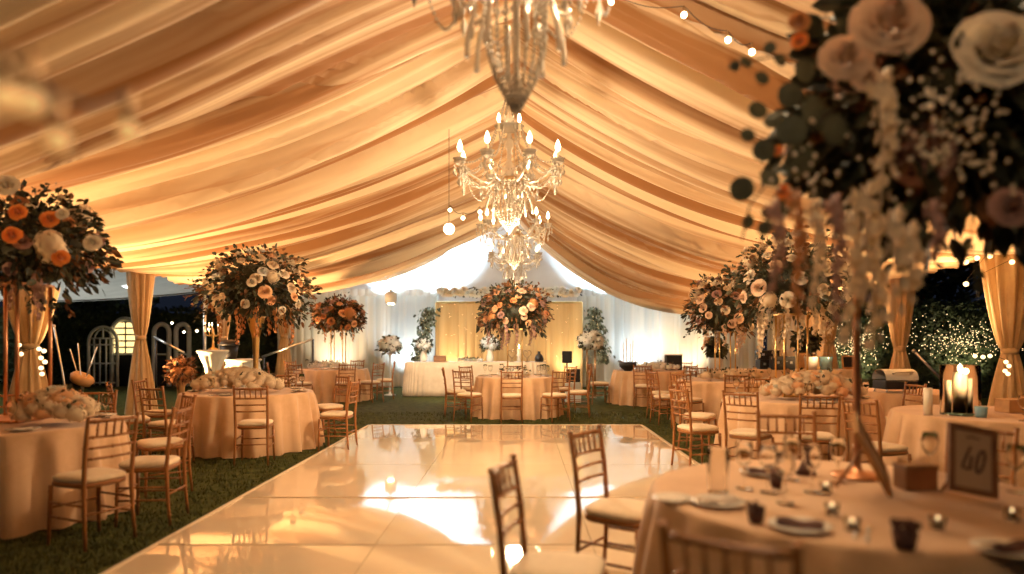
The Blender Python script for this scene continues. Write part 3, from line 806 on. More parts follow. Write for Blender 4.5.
def round_leaf(m, p, nrm, r):
    nrm = Vector(nrm).normalized(); a = nrm.orthogonal().normalized(); b = nrm.cross(a); p = Vector(p)
    m.add([p + nrm * .1 * r] + [p + (a * math.cos(2 * PI * k / 10) + b * math.sin(2 * PI * k / 10)) * r for k in range(10)], [(0, 1 + k, 1 + (k + 1) % 10) for k in range(10)])
for px, py, r in ((742, 189, .050), (768, 214, .03), (748, 222, .03), (765, 228, .03), (746, 62, .028), (762, 78, .03), (735, 66, .022), (780, 60, .03), (770, 48, .025), (792, 130, .06), (800, 160, .07), (775, 120, .045), (815, 110, .06), (805, 70, .05), (835, 130, .06), (790, 95, .05), (764, 150, .045), (758, 110, .04), (770, 178, .045), (782, 208, .04), (748, 135, .03)):
    round_leaf(m2, big_local(px, py, 2.72 + rg.uniform(-.1, .1)), (rg.uniform(-.4, .4), -1, rg.uniform(-.3, .5)), r)
m2.mi = 1
for pts in (((800, 150), (770, 180), (750, 205), (742, 240)), ((820, 60), (780, 55), (745, 62), (728, 68)), ((800, 190), (765, 225), (750, 290), (760, 320))):
    m2.tube([big_local(px, py, 2.74) for px, py in pts], .004, 5)
m2.build('eucalyptus', [M['leaf_grey'], M['leaf']], big, smooth=False)

arrangement(-4.40, 5.88, TZ, 2.24, .56, .5, .50, ['mauve', 'rust', 'cream'], 16, 'tall dark arrangement with bright orange roses and one white rose on a copper stand', 51, 'copper', (.05, .075), 2000, .065, 3, 'cream', .10, 34, 6, 'mauve', rust=.16, spl=.5, off=(.22, 0))
org = [o for o in bpy.data.objects if o.get('label', '').startswith('tall dark arrangement with bright orange')][0]
for px, py, s, c in ((17, 211, .058, 'orange'), (49, 218, .062, 'orange'), (11, 234, .062, 'orange'), (60, 257, .058, 'orange'), (92, 242, .062, 'ivory'), (6, 184, .08, 'ivory'), (62, 213, .045, 'ivory')):
    p = at(px, py, 5.2) - Vector(org.location); obj('rose', rose(c), org, p, aim(Vector((.3, -1, .3)), rg), s)
obj('hydrangea', hyd('cream'), org, at(50, 243, 5.24) - Vector(org.location), (1.3, 0, 0), .10)
arrangement(-3.66, 9.42, TZ, 2.13, .72, .62, .60, ['ivory', 'cream', 'peach', 'ivory', 'white_petal'], 64, 'wide flower tower of cream and white roses with dark leaves on a gold trumpet vase', 61, 'trumpet', (.05, .085), 2000, .07, 5, 'cream', .10, 36, 8, 'rust', rust=.2)
arrangement(-4.42, 16.55, TZ, 2.0, .62, .48, .50, ['rust', 'mauve', 'peach', 'rust', 'blush'], 46, 'rust, mauve and peach flower tower before the pale wall curtain', 71, 'harlow', (.06, .10), 1500, .08, 4, 'rust', .15, 24, 4, 'rust', rust=.4, spl=.15)
arrangement(-.10, 13.22, TZ, 2.0, .68, .6, .55, ['mauve', 'blush', 'peach', 'mauve', 'rust'], 56, 'mauve and peach flower ball on a slim gold stand before the golden backdrop', 81, 'harlow', (.055, .09), 1500, .08, 5, 'rust', .12, 24, 8, 'mauve', rust=.3)
arrangement(3.68, 12.2, TZ, 2.0, .66, .6, .66, ['blush', 'cream', 'ivory', 'mauve', 'blush'], 54, 'blush and cream flower tower with dark heart before the pale curtain', 91, 'harlow', (.055, .09), 1500, .075, 4, 'cream', .12, 26, 8, 'blush', rust=.25)
arrangement(3.36, 8.42, TZ, 2.15, .72, .62, .62, ['ivory', 'cream', 'ivory', 'blush'], 46, 'airy ivory flower tower with hanging strands, beside the big dark arrangement', 101, 'harlow', (.055, .095), 1500, .07, 5, 'cream', .10, 40, 14, 'cream', rust=.15, grey=.4, slen=(.35, .7))
# low mounds
flower_mound(-3.82, 5.60, TZ, .32, .20, .28, 24, 'cream', 'low cream hydrangea mound among glasses under the orange-rose arrangement', 5, (.06, .09), extra='peach')
flower_mound(-4.46, 5.32, TZ, .22, .18, .30, 14, 'peach', 'rounded peach-cream flower mound standing before the copper stand of orange roses', 15, (.07, .10))
flower_mound(-3.72, 8.96, TZ, .62, .20, .31, 40, 'cream', 'long cream hydrangea mound under the wide white-rose tower', 6, (.065, .095))
flower_mound(3.42, 7.94, TZ, .62, .20, .31, 40, 'cream', 'wide low cream flower mound under the airy ivory tower', 7, (.065, .095), extra='peach')
flower_mound(-.1, 12.78, TZ, .34, .10, .13, 12, 'ivory', 'low ivory flower cluster among glasses at the mauve flower ball', 8, (.05, .07))
flower_mound(3.1, 15.38, TZ, .50, .18, .17, 20, 'white_petal', 'low white flower row on the black-bowl table', 9, (.06, .085))
flower_mound(3.62, 11.74, TZ, .58, .14, .16, 22, 'cream', 'low cream flower row among glasses under the blush tower', 10, (.055, .08))
flower_mound(-4.55, 16.16, TZ, .5, .12, .16, 18, 'white_petal', 'low white flower row under the rust and mauve tower', 11, (.055, .08))
# ------------------------------------------------------------------ crystal chandeliers in a row along the ridge
CR = M['crystal']
def bead_line(m, pts, r, gap):
    pts = [Vector(p) for p in pts]; d = 0.0
    for a, b in zip(pts, pts[1:]):
        L = (b - a).length
        while d < L:
            m.octa(a.lerp(b, d / L), r, r * 1.15); d += gap
        d -= L
def make_chandelier():
    t = thing('crystal_chandelier', 'x', 'chandelier')
    MB().lathe([(.012, 1.45), (.012, 1.0), (.03, .98), (.05, .94), (.03, .90), (.018, .86), (.022, .70), (.05, .66), (.03, .60), (.02, .5), (.04, .42), (.06, .36), (.03, .30), (.025, .2), (.06, .14), (.10, .06), (.11, 0), (.07, -.05), (.02, -.08), (.02, -.45), (.035, -.5), (.03, -.56), (.004, -.62)], 14).build('stem', CR, t)
    MB().lathe([(.02, .50), (.12, .54), (.17, .575), (.155, .572), (.03, .52)], 20).build('crystal_dish', CR, t)
    for k in range(8):
        a = 2 * PI * (k + .5) / 8; c, s = math.cos(a), math.sin(a)
        def P(r, z): return (r * c, r * s, z)
        pts = [P(.07, .04), P(.14, -.02), P(.24, -.07), P(.34, -.06), P(.44, .0), P(.52, .07), P(.575, .09)]
        arm = MB().tube(pts, [.016, .015, .014, .013, .012, .012, .010], 7)
        arm.lathe([(.012, .08), (.05, .10), (.072, .125), (.066, .125), (.012, .10)], 12, (.575 * c, .575 * s, 0), False)
        arm.lathe([(.012, .10), (.05, .125), (.082, .16), (.076, .16), (.012, .12)], 12, (.575 * c, .575 * s, 0), False)
        ar = arm.build('arm', CR, t)
        MB().lathe([(.014, .11), (.016, .13), (.015, .23), (.008, .235)], 10, (.575 * c, .575 * s, 0)).build('candle_sleeve', M['candle'], ar)
        MB().lathe([(.008, .235), (.026, .26), (.030, .285), (.018, .33), (.003, .365)], 10, (.575 * c, .575 * s, 0)).build('bulb', M['bulb'], ar)
        m = MB()      # drops under the dish and chain to the crown
        for q in range(5):
            w = a + (q - 2) * .09 + .01
            x, y = .575 * c + .065 * math.cos(q * 1.3 + a), .575 * s + .065 * math.sin(q * 1.3 + a)
            m.octa((x, y, .07), .012, .024); m.octa((x, y, .01), .020, .042)
        m.octa((.575 * c, .575 * s, -.03), .013, .03); m.octa((.575 * c, .575 * s, -.10), .022, .055)
        m.build('crystal_drop', CR, t, smooth=False)
        m = MB(); m.tube([(.34 * c, .34 * s, -.05), (.34 * c, .34 * s, -.2)], .003, 4); m.octa((.34 * c, .34 * s, -.12), .013, .03); m.octa((.34 * c, .34 * s, -.19), .02, .05)
        m.build('crystal_pendant', CR, t, smooth=False)
        m = MB(); bead_line(m, [P(.05 + .50 * q, .86 - .74 * q - .30 * math.sin(PI * q) * (1 - .3 * q)) for q in [i / 12 for i in range(13)]], .014, .03)
        a2 = a + PI / 4; m2 = [(.55 * (c * (1 - q) + math.cos(a2) * q), .55 * (s * (1 - q) + math.sin(a2) * q), .10 - .13 * math.sin(PI * q)) for q in [i / 8 for i in range(9)]]
        bead_line(m, m2, .014, .029)
        bead_line(m, [(x, y, z - .05 - .10 * math.sin(PI * i / 8)) for i, (x, y, z) in enumerate(m2)], .011, .026)
        m.build('crystal_swag', CR, t, smooth=False)
    for k in range(4):
        a = PI / 4 + PI / 2 * k; c, s = math.cos(a), math.sin(a)
        ar = MB().tube([(.03 * c, .03 * s, .44), (.09 * c, .09 * s, .40), (.15 * c, .15 * s, .44), (.16 * c, .16 * s, .50)], .010, 6).build('upper_arm', CR, t)
        MB().lathe([(.014, .49), (.03, .50), (.014, .51), (.013, .58), (.008, .585)], 10, (.16 * c, .16 * s, 0)).build('candle_sleeve', M['candle'], ar)
        MB().lathe([(.006, .585), (.018, .605), (.02, .63), (.012, .665), (.003, .69)], 10, (.16 * c, .16 * s, 0)).build('bulb', M['bulb'], ar)
    for k in range(18):     # bead basket below the arms
        a = 2 * PI * k / 18; c, s = math.cos(a), math.sin(a); m = MB()
        bead_line(m, [(r * c, r * s, z) for r, z in ((.11, .0), (.16, -.04), (.165, -.2), (.155, -.36), (.11, -.47), (.05, -.55), (.015, -.6))], .012, .026)
        m.build('crystal_strand', CR, t, smooth=False)
    MB().lathe([(.150, -.01), (.165, -.02), (.165, -.04), (.150, -.05)], 24, (0, 0, 0), False).build('basket_ring', M['bronze'], t)
    for k in range(8):      # glass scrolls between the arms
        a = 2 * PI * k / 8; c, s = math.cos(a), math.sin(a); m = MB()
        pts = []
        for i in range(15):
            q = i / 14; w = 4.6 * q; r = .19 + .11 * q * 1.0 + .075 * (1 - q) * math.cos(w) ; z = -.10 - .30 * (1 - q) + .075 * math.sin(w)
            pts.append((r * c, r * s, z))
        m.tube(pts, [.016 - .008 * i / 14 for i in range(15)], 6)
        m.octa((pts[-1][0], pts[-1][1], pts[-1][2] - .05), .018, .04)
        m.build('glass_scroll', CR, t)
    MB().tube([(0, 0, 1.44), (0, 0, 1.72)], .008, 6).build('chain', M['bronze'], t)
    return t
CH = make_chandelier()
CG = 'chandeliers along the tent ridge'
CH.location = (-.12, 7.6, 3.26); CH['label'] = 'fully visible glowing crystal chandelier with candle bulbs hanging mid-tent'; CH['group'] = CG
dup(CH, (-.02, 3.65, 3.49), .2, 'huge crystal chandelier cut off by the top of the picture, only its beaded underside showing', CG).scale = (1, 1, 1.36)
dup(CH, (-.10, 11.55, 3.26), .3, 'small crystal chandelier half hidden below the glowing one', CG)
dup(CH, (-.12, 15.5, 3.26), .1, 'tiny distant crystal chandelier in front of the white gable', CG)
# ------------------------------------------------------------------ strings of bulbs
def bulb_string(label, pts, r=.022, sag=.06, group='strings of round bulbs under the lining', bm='bulb'):
    t = thing('string_light', label, 'string lights', (0, 0, 0), 0, group)
    P = [Vector(p) for p in pts]; line = []
    for a, b in zip(P, P[1:]):
        for i in range(8):
            q = i / 8; line.append(a.lerp(b, q) + Vector((0, 0, .05 + r - sag * math.sin(PI * q))))
    line.append(P[-1] + Vector((0, 0, .05 + r)))
    MB().tube(line, .004, 5).build('cord', M['black'], t)
    for p in P:
        b = MB().ball(p, r, 10, 7).build('bulb', M[bm], t)
        MB().lathe([(.008, r * .8), (.009, r * .9), (.009, r + .05)], 8, p).build('socket', M['bronze'], b)
    return t
bulb_string('string of round bulbs along the ceiling cloth edge above the big dark arrangement', [at(572, -12, 6.0), at(611, 2, 5.9), at(684, 15, 5.8), at(728, 40, 5.7), at(752, 52, 5.6)], .026)
bulb_string('three small bulbs at the gap in the ceiling cloth above the orange-rose table', [at(140, 78, 6.0), at(153, 69, 5.9), at(151, 60, 5.8), at(178, 59, 5.8), at(200, 45, 5.8)], .016)
bulb_string('out-of-focus warm bulbs hanging close by at the edge of the ceiling cloth', [at(-22, 112, .85), at(6, 98, .85), at(31, 103, .85), at(58, 141, .95), at(128, 131, 1.1)], .016, .02, bm='amber_bulb')
bulb_string('short string of small bulbs beside the glowing chandelier', [at(450, 210, 10.2), at(463, 218, 10.1), at(480, 212, 10.0)], .03)
bulb_string('row of tiny bulbs before the dark hedge past the cream drape', [at(172, 323, 17.6), at(184, 332, 17.6), at(197, 331, 17.6), at(209, 329, 17.6), at(222, 326, 17.6)], .03)
t = thing('globe_lamp', 'round white glowing globe lamp beside the glowing chandelier', 'lamp', at(449, 229, 9.2))
MB().ball((0, 0, 0), .075, 16, 10).build('globe', M['bulb'], t)
MB().tube([(0, 0, .07), (0, 0, 1.35)], .004, 5).build('cord', M['black'], t)
# bulbs bunched by the poles
def bulb_cluster(label, spots, Y, r):
    t = thing('light_cluster', label, 'light cluster', (0, 0, 0), 0, 'clusters of bulbs by the tent poles')
    P = [at(px, py, Y) for px, py in spots]
    MB().tube([p + Vector((0, .012, r)) for p in P], .004, 5).build('cord', M['black'], t)
    for p in P: MB().ball(p, r, 10, 7).build('bulb', M['warm_bulb'], t)
bulb_cluster('trailing cluster of warm bulbs hanging beside the V-gathered drape', [(19, 345), (21, 354), (39, 349), (44, 351), (41, 358), (45, 362), (41, 368), (42, 374)], 9.6, .032)
bulb_cluster('bright cluster of bulbs at the top of the drape next to the big dark arrangement', [(906, 240), (914, 238), (922, 236), (931, 225), (932, 232), (919, 250), (925, 253), (938, 250), (911, 256), (928, 258), (934, 244), (918, 259)], 9.6, .035)
bulb_cluster('big glowing cluster of bulbs at the top of the outer golden drape', [(978, 218), (975, 232), (984, 235), (968, 240), (992, 236), (963, 248), (974, 250), (986, 248), (998, 247), (958, 258), (966, 262), (977, 258), (990, 256), (1003, 250), (1012, 262), (966, 284), (1010, 228)], 9.5, .036)
bulb_cluster('small cluster of bulbs dangling beside the outer golden drape', [(975, 356), (983, 357), (990, 356), (1006, 362), (1009, 366), (1005, 371), (1008, 374)], 9.6, .03)
# ------------------------------------------------------------------ lamp fittings hung from the lining
t = thing('hanging_lamp', 'small white box lamp hanging on a chain before the pale curtain', 'lamp', at(391, 296, 19.0))
MB().lathe([(.16, -.2), (.17, .08), (.05, .14), (.02, .16)], 12).build('lamp_box', M['white_paint'], t); MB().lathe([(.09, -.24), (.1, -.15)], 12).build('diffuser', M['bulb'], t)
MB().tube([(0, 0, .15), (-.25, .05, .75), (-.3, .05, 1.05)], .02, 6).build('chain', M['metal'], t)
t = thing('spot_lamp', 'small dark spot lamp clipped under the lining above the blush flower tower', 'lamp', at(732, 281, 13.5))
MB().tube([(0, 0, 0), (-.16, -.02, .01)], .05, 10).build('lamp_body', M['dark_metal'], t); MB().tube([(-.05, 0, .03), (-.05, 0, .3)], .012, 6).build('bracket', M['dark_metal'], t)
# ------------------------------------------------------------------ tableware
def lat(prof, name, m, parent, seg=24, c=(0, 0, 0)): return MB().lathe(prof, seg, c).build(name, M[m], parent)
def mk_plate():
    t = thing('dinner_plate', 'x', 'plate'); lat([(.0, 0), (.09, 0), (.10, .006), (.15, .018), (.152, .021), (.10, .011), (.0, .008)], 'plate_body', 'china', t, 32)
    return t
def mk_napkin(c='napkin'):
    m = MB(); m.grid(lambda u, v: ((u - .5) * .20, (v - .5) * .09, .004 + .022 * math.sin(PI * v) ** .5 + .006 * math.sin(9 * u)), 12, 8); m.grid(lambda u, v: ((u - .5) * .20, (.5 - v) * .09, .001), 2, 2)
    return m
def mk_glass():
    t = thing('wine_glass', 'x', 'glass')
    lat([(.0, 0), (.036, 0), (.034, .004), (.006, .010), (.0045, .02), (.0045, .09), (.012, .10), (.034, .13), (.040, .165), (.034, .215), (.0325, .215), (.038, .165), (.032, .132), (.010, .104), (.0, .102)], 'goblet', 'glass', t, 18)
    return t
PLATE, GLASS = mk_plate(), mk_glass(); used = {}
NAPM = mk_napkin().mesh('napkin', M['napkin']); DNAPM = mk_napkin().mesh('napkin', M['dark_napkin'])
def put(proto, x, y, z, label, group, rz=0):
    if proto.name not in used:
        used[proto.name] = 1; proto.location = (x, y, z); proto.rotation_euler = (0, 0, rz); proto['label'] = label; proto['group'] = group; return proto
    return dup(proto, (x, y, z), rz, label, group)
def napkin(x, y, z, rz, label, me=None):
    return tag(obj('napkin', me or NAPM, None, (x, y, z), (0, 0, rz)), label, 'napkin', 'folded napkins on the round tables')
def settings(key, angs, nap=True, glass=True):
    tx, ty, r, desc, names = TABLES[key]
    for a in angs:
        w = math.radians(a); c, s = math.cos(w), math.sin(w); side = sector(c, s, names)
        x, y = tx + (r - .135) * c, ty + (r - .135) * s
        p = put(PLATE, x, y, TZ, f'white dinner plate on the {side} side of the {desc}', 'plates laid on the round tables'); p.scale = (.75,) * 3
        if nap: napkin(x, y, TZ + .009, w + PI / 2, f'folded tan napkin on the plate at the {side} side of the {desc}').scale = (.6,) * 3
        if glass:
            x, y = tx + (r - .16) * c + .19 * s, ty + (r - .16) * s - .19 * c
            put(GLASS, x, y, TZ, f'wine glass on the {side} side of the {desc}', 'wine glasses on the round tables')
settings('t1', (-45, 45)); settings('t2', (0, -90, 45, 180, 135)); settings('t7', (-90, 180, 0, 135)); settings('t6', (-90, 180, 0, 45))
settings('t4', (-90, 180, 0, 45, 135)); settings('t9', (-90, -45)); settings('t5', (-90, 180), nap=False); settings('t3', (-90, 0, 180), nap=False)
# glasses clustered in the low flowers
for key, spots in (('t1', ((-3.95, 5.28, 'before the low mound'), (-4.02, 6.02, 'beside the copper stand'))),
                   ('t4', ((-.56, 12.85, 'beside the ivory cluster towards the hydrangea stand'), (.36, 12.85, 'beside the ivory cluster towards the placards'), (.08, 12.53, 'before the ivory cluster next to the stand'), (.42, 13.2, 'behind the ivory cluster'))),
                   ('t6', ((3.2, 11.43, 'before the cream flower row'), (3.85, 11.42, 'before the outer end of the cream flower row')))):
    for x, y, where in spots: put(GLASS, x, y, TZ, f'wine glass {where} on the {TABLES[key][3]}', 'wine glasses on the round tables')
# --- the glassware table close to the camera
def tp(px, py): Y = F * (EYE - TZ) / (py - HY); return gx(px, Y), Y
G8 = 'glasses on the crowded front table'
for px, py, lab in ((768, 492, 'wine glass beside the dark bowl on the glassware table'), (792, 480, 'wine glass in front of the empty chair on the glassware table'), (812, 492, 'wine glass before the dark folded napkin on the glassware table'), (838, 482, 'wine glass between dark napkin and leaning frame on the glassware table'),
                    (785, 503, 'wine glass by the middle of the glassware table'), (930, 474, 'wine glass behind the small wooden box on the glassware table'), (1016, 492, 'wine glass beside the framed sign, cut by the picture edge'), (744, 488, 'wine glass behind the tan napkin on the glassware table')):
    x, y = tp(px, py); put(GLASS, x, y, TZ, lab, G8)
x, y = tp(718, 492); t = thing('glass_tumbler', 'tall clear straight glass at the dance-floor edge of the glassware table', 'glass', (x, y, TZ)); lat([(.0, 0), (.042, 0), (.050, .2), (.047, .2), (.039, .012), (0, .01)], 'tumbler_body', 'glass', t, 20)
def setting8(px, py, rz, where, dark):
    x, y = tp(px, py)
    put(PLATE, x, y, TZ, f'white dinner plate {where} on the glassware table', 'plates on the crowded front table')
    napkin(x, y, TZ + .010, rz, f'{"dark" if dark else "tan"} folded napkin {where} on the glassware table', DNAPM if dark else NAPM).scale = (.8,) * 3
setting8(718, 504, .3, 'beside the tall clear glass', False); setting8(762, 474, .1, 'at the chair facing the camera', True); setting8(800, 528, -.5, 'behind the chair seen from its back', True)
setting8(1010, 552, .3, 'cut off by the picture corner', True)
x, y = tp(672, 500); t = thing('side_plate', 'small white side plate at the rim of the glassware table', 'plate', (x, y, TZ)); lat([(.0, 0), (.05, 0), (.085, .012), (.086, .015), (.05, .007), (0, .006)], 'plate_body', 'china', t, 24)
def cutlery(name, px, py, rz, label):
    x, y = tp(px, py); m = MB()
    m.tube([(0, -.10, .004), (0, 0, .005), (0, .02, .004)], [.005, .0035, .003], 6)
    if name == 'knife': m.box((0, .065, .004), (.014, .09, .003))
    else:
        m.box((0, .035, .004), (.018, .03, .003))
        for dx in (-.007, -.0023, .0023, .007): m.box((dx, .07, .004), (.0022, .045, .0025))
    o = thing(name, label, 'cutlery', (x, y, TZ + .001), rz, 'silver cutlery on the front table'); m.build(name + '_body', M['metal'], o)
cutlery('knife', 868, 535, -.5, 'silver knife beside the dark cup of berries'); cutlery('fork', 856, 532, -.5, 'silver fork next to the knife by the dark cup of berries')
def dark_cup(px, py, label, s=1.0):
    x, y = tp(px, py); t = thing('favour_cup', label, 'cup', (x, y, TZ), 0, 'small dark cups on the front table')
    lat([(0, 0), (.028 * s, 0), (.038 * s, .05 * s), (.035 * s, .05 * s), (.0, .04 * s)], 'cup_body', 'dark_napkin', t, 14)
    m = MB(); rg = random.Random(int(px))
    for _ in range(16): m.ball((rg.uniform(-.028, .028) * s, rg.uniform(-.028, .028) * s, (.05 + rg.uniform(0, .028)) * s), .012 * s, 6, 4)
    m.build('berries', M['dark_napkin'], t)
dark_cup(905, 548, 'dark cup heaped with berries at the front rim of the glassware table', 1.1); dark_cup(756, 522, 'dark little cup beside the plate with the tan napkin on the glassware table', .9); dark_cup(776, 487, 'dark round bowl of berries among the wine glasses', .8)
x, y = tp(806, 474); t = thing('peaked_napkin', 'dark napkin folded to a peak among the wine glasses', 'napkin', (x, y, TZ)); lat([(.055, 0), (.03, .04), (.006, .11), (0, .115)], 'napkin_cone', 'dark_napkin', t, 10)
def votive(px, py, label):
    x, y = tp(px, py); t = thing('votive_candle', label, 'candle', (x, y, TZ), 0, 'lit votives on the front table')
    lat([(0, 0), (.025, 0), (.030, .045), (.027, .045), (.022, .006), (0, .006)], 'votive_glass', 'glass', t, 14); lat([(0, .007), (.02, .007), (.02, .028), (0, .028)], 'wax', 'candle', t, 12); lat([(.002, .028), (.005, .034), (.004, .042), (0, .048)], 'flame', 'warm_bulb', t, 8)
votive(826, 492, 'lit votive candle before the leaning frame'); votive(832, 514, 'lit votive candle at the middle of the glassware table'); votive(852, 530, 'lit votive candle beside the silver cutlery'); votive(938, 528, 'lit votive candle in front of the framed sign'); votive(1012, 520, 'lit votive candle at the picture edge below the framed sign')
x, y = tp(928, 493); t = thing('wooden_box', 'small dark wooden box behind the framed sign on the glassware table', 'box', (x, y + .1, TZ), .08)
MB().box((0, 0, .05), (.155, .10, .10)).build('box_body', M['wood'], t, smooth=False, bevel=.004); MB().box((0, 0, .107), (.16, .105, .012)).build('box_lid', M['wood'], t, smooth=False, bevel=.003)
def frame(label, x, y, w, h, rz, lean, roll=0, art=True):
    t = thing('picture_frame', label, 'picture frame', (x, y, TZ + .004), rz, 'framed signs on the front table')
    R = Matrix.Rotation(lean, 3, 'X') @ Matrix.Rotation(roll, 3, 'Y')
    zoff = abs(math.sin(roll)) * w / 2
    def L(p): v = R @ Vector(p); v.z += zoff; return v
    b = .026; m = MB()
    for c, s in (((0, 0, b / 2), (w, .018, b)), ((0, 0, h - b / 2), (w, .018, b)), ((-w / 2 + b / 2, 0, h / 2), (b, .018, h - 2 * b)), ((w / 2 - b / 2, 0, h / 2), (b, .018, h - 2 * b))):
        m.box(L(c), s, M=R)
    m.build('frame_border', M['wood'] if art else M['bronze'], t, smooth=False)
    MB().box(L((0, .002, h / 2)), (w - 2 * b, .006, h - 2 * b), M=R).build('paper_sheet', M['paper'], t, smooth=False)
    m = MB(); m.box(L((0, .012, h / 2)), (w - .01, .004, h - .01), M=R); m.build('backing_board', M['tan_wood'], t, smooth=False)
    foot = L((0, .012, h * .62)); m = MB(); m.tube([foot, (0, max(foot.y + .02, foot.y + .13), .0)], .008, 6); m.build('easel_leg', M['wood'], t)
    if art:
        ink = MB()
        def stroke(pts, r=.0055): ink.tube([L((px, -.004, pz)) for px, pz in pts], r, 6)
        hw = w / 2 - b
        stroke([(-.012, .205), (-.03, .165), (-.046, .125), (-.05, .112), (-.03, .108), (-.008, .115)])
        stroke([(-.006, .165), (-.012, .135), (-.016, .105)])
        o = [(.034 + .016 * math.cos(k * PI / 8) + .012 * math.sin(k * PI / 8), .148 + .050 * math.sin(k * PI / 8)) for k in range(17)]
        stroke(o)
        stroke([(-.03, .245), (0, .25), (.03, .245)], .003)
        ink.build('ink_lettering', M['dark_napkin'], t)
    return t
frame('dark-framed table sign with handwritten numerals standing tilted on the glassware table', 1.95, 2.93, .225, .30, .10, -.25, .20)
frame('bronze frame leaning away, seen almost edge-on beside the copper pole', 1.67, 3.08, .24, .33, 1.02, -.42, -.32, False)
# --- hurricane candle table
x9, y9 = 4.95, 6.5
t = thing('hurricane_candle', 'tall glass hurricane with a lit pillar candle beside the outer golden drape', 'candle', (at(960, 410, 6.35).x, 6.35, TZ))
lat([(.0, 0), (.165, 0), (.165, .46), (.158, .46), (.158, .01), (0, .01)], 'hurricane_glass', 'glass', t, 28); lat([(0, .012), (.06, .012), (.06, .36), (0, .36)], 'pillar_wax', 'candle', t, 18)
for dx in (-.1, .1): lat([(0, .012), (.03, .012), (.03, .30), (0, .30)], 'side_candle', 'candle', t, 12, (dx, .02, 0))
lat([(.004, .36), (.02, .385), (.022, .41), (.01, .45), (0, .475)], 'flame', 'flame', t, 10)
t = thing('pillar_candle', 'unlit slim pillar candle standing beside the tall hurricane candle', 'candle', (at(928, 405, 6.3).x, 6.3, TZ)); lat([(0, 0), (.038, 0), (.038, .25), (.01, .245), (0, .24)], 'wax', 'candle', t, 16); lat([(.003, .24), (.003, .27)], 'wick', 'black', t, 6)
M['blue_glass'] = mat('blue_glass', (.25, .48, .62), .15, 0, .2, 12, spec=.7)
x, y = tp(981, 417); t = thing('blue_tumbler', 'small pale blue glass standing before the tall hurricane candle', 'glass', (x, y, TZ)); lat([(0, 0), (.045, 0), (.055, .09), (.05, .095), (.044, .03), (0, .012)], 'tumbler_body', 'blue_glass', t, 16)
x, y = tp(1016, 412); t = thing('tan_box', 'plain tan box beside the small pale blue glass', 'box', (x, y, TZ), .1); MB().box((0, 0, .055), (.30, .18, .11)).build('box_body', M['tan_wood'], t, smooth=False, bevel=.006); MB().box((0, 0, .118), (.306, .186, .014)).build('box_lid', M['tan_wood'], t, smooth=False, bevel=.004)
# --- props on the orange-rose table
t = thing('tan_box', 'plain tan box on the orange-rose table behind the low flower mound', 'box', (at(50, 396, 6.28).x, 6.28, TZ), .1); MB().box((0, 0, .05), (.18, .12, .10)).build('box_body', M['tan_wood'], t, smooth=False, bevel=.006); MB().box((0, 0, .106), (.186, .126, .012)).build('box_lid', M['tan_wood'], t, smooth=False, bevel=.004)
t = thing('basket_on_sticks', 'round tan basket tilted on thin crossed sticks before the arched lattice', 'basket', (at(82, 380, 9.5).x, 9.5, 0))
b = at(82, 379, 9.5).z
MB().lathe([(.02, -.09), (.13, -.06), (.16, .02), (.13, .06), (.10, .07), (.0, .02)], 18).xform(Matrix.Translation((0, 0, b)) @ Matrix.Rotation(.5, 4, 'Y')).build('basket_bowl', M['tan_wood'], t)
for dx, dz in ((-.18, .42), (-.07, .5), (.2, .45)):
    MB().tube([(dx, .02, b + dz), (dx * .2, .0, b - .02), (-dx * .9, .1, .003)], .009, 6).build('stick', M['metal'], t)
def slanted_pole(label, pts, Y, r=.018):
    t = thing('guy_pole', label, 'pole', (0, 0, 0), 0, 'slanted poles outside the tent'); P = [at(px, py, Y) for px, py in pts]
    MB().tube(P, r, 8).build('pole_tube', M['metal'], t); MB().ball(P[0], r * 1.5, 8, 5).build('pole_tip', M['metal'], t)
    MB().tube([P[-1], Vector((P[-1].x + (P[-1].x - P[0].x) * .4, Y, .003))], r, 8).build('pole_foot', M['metal'], t)
slanted_pole('thin grey slanted pole rising between the V-gathered drape and the arched lattice', [(54, 326), (63, 376), (68, 412)], 11.0)
slanted_pole('white slanted pole leaning from the golden drape towards the tall hurricane candle', [(914, 351), (942, 380), (955, 394)], 13.0, .028)

# ------------------------------------------------------------------ head table
HX0, HX1, HYY = gx(404, 17.3), gx(546, 17.3), 17.4
t = thing('head_table', 'long head table in pleated tan cloth before the golden backdrop', 'table', ((HX0 + HX1) / 2, HYY + .4, .003))
hw, hd, hh = (HX1 - HX0) / 2, .42, .875
def rr_pts(d, z, f, n=240):
    out = []; per = 2 * PI
    for k in range(n):
        w = per * k / n; c, s = math.cos(w), math.sin(w); e = .22
        x = math.copysign(abs(c) ** e, c) * (hw + d); y = math.copysign(abs(s) ** e, s) * (hd + d)
        q = f * .03 * math.sin(46 * w + 1.2 * math.sin(3 * w)); out.append((x + q * c, y + q * s, z))
    return out
rings = [rr_pts(-.4, hh, 0), rr_pts(-.01, hh, 0), rr_pts(0, hh - .01, 0)] + [rr_pts(.01 + .05 * q, (hh - .02) * (1 - q) + .006, .4 + .6 * q) for q in (0, .2, .4, .6, .8, 1)]
stack(MB(), rings).build('tablecloth', M['table_cloth_pale'], t)
MB().box((0, 0, hh + .004), (2 * hw - .12, .34, .006)).build('table_runner', M['white_cloth'], t, smooth=False)
HZ = hh + .012
def hy(px, Y=17.8): return gx(px, Y)
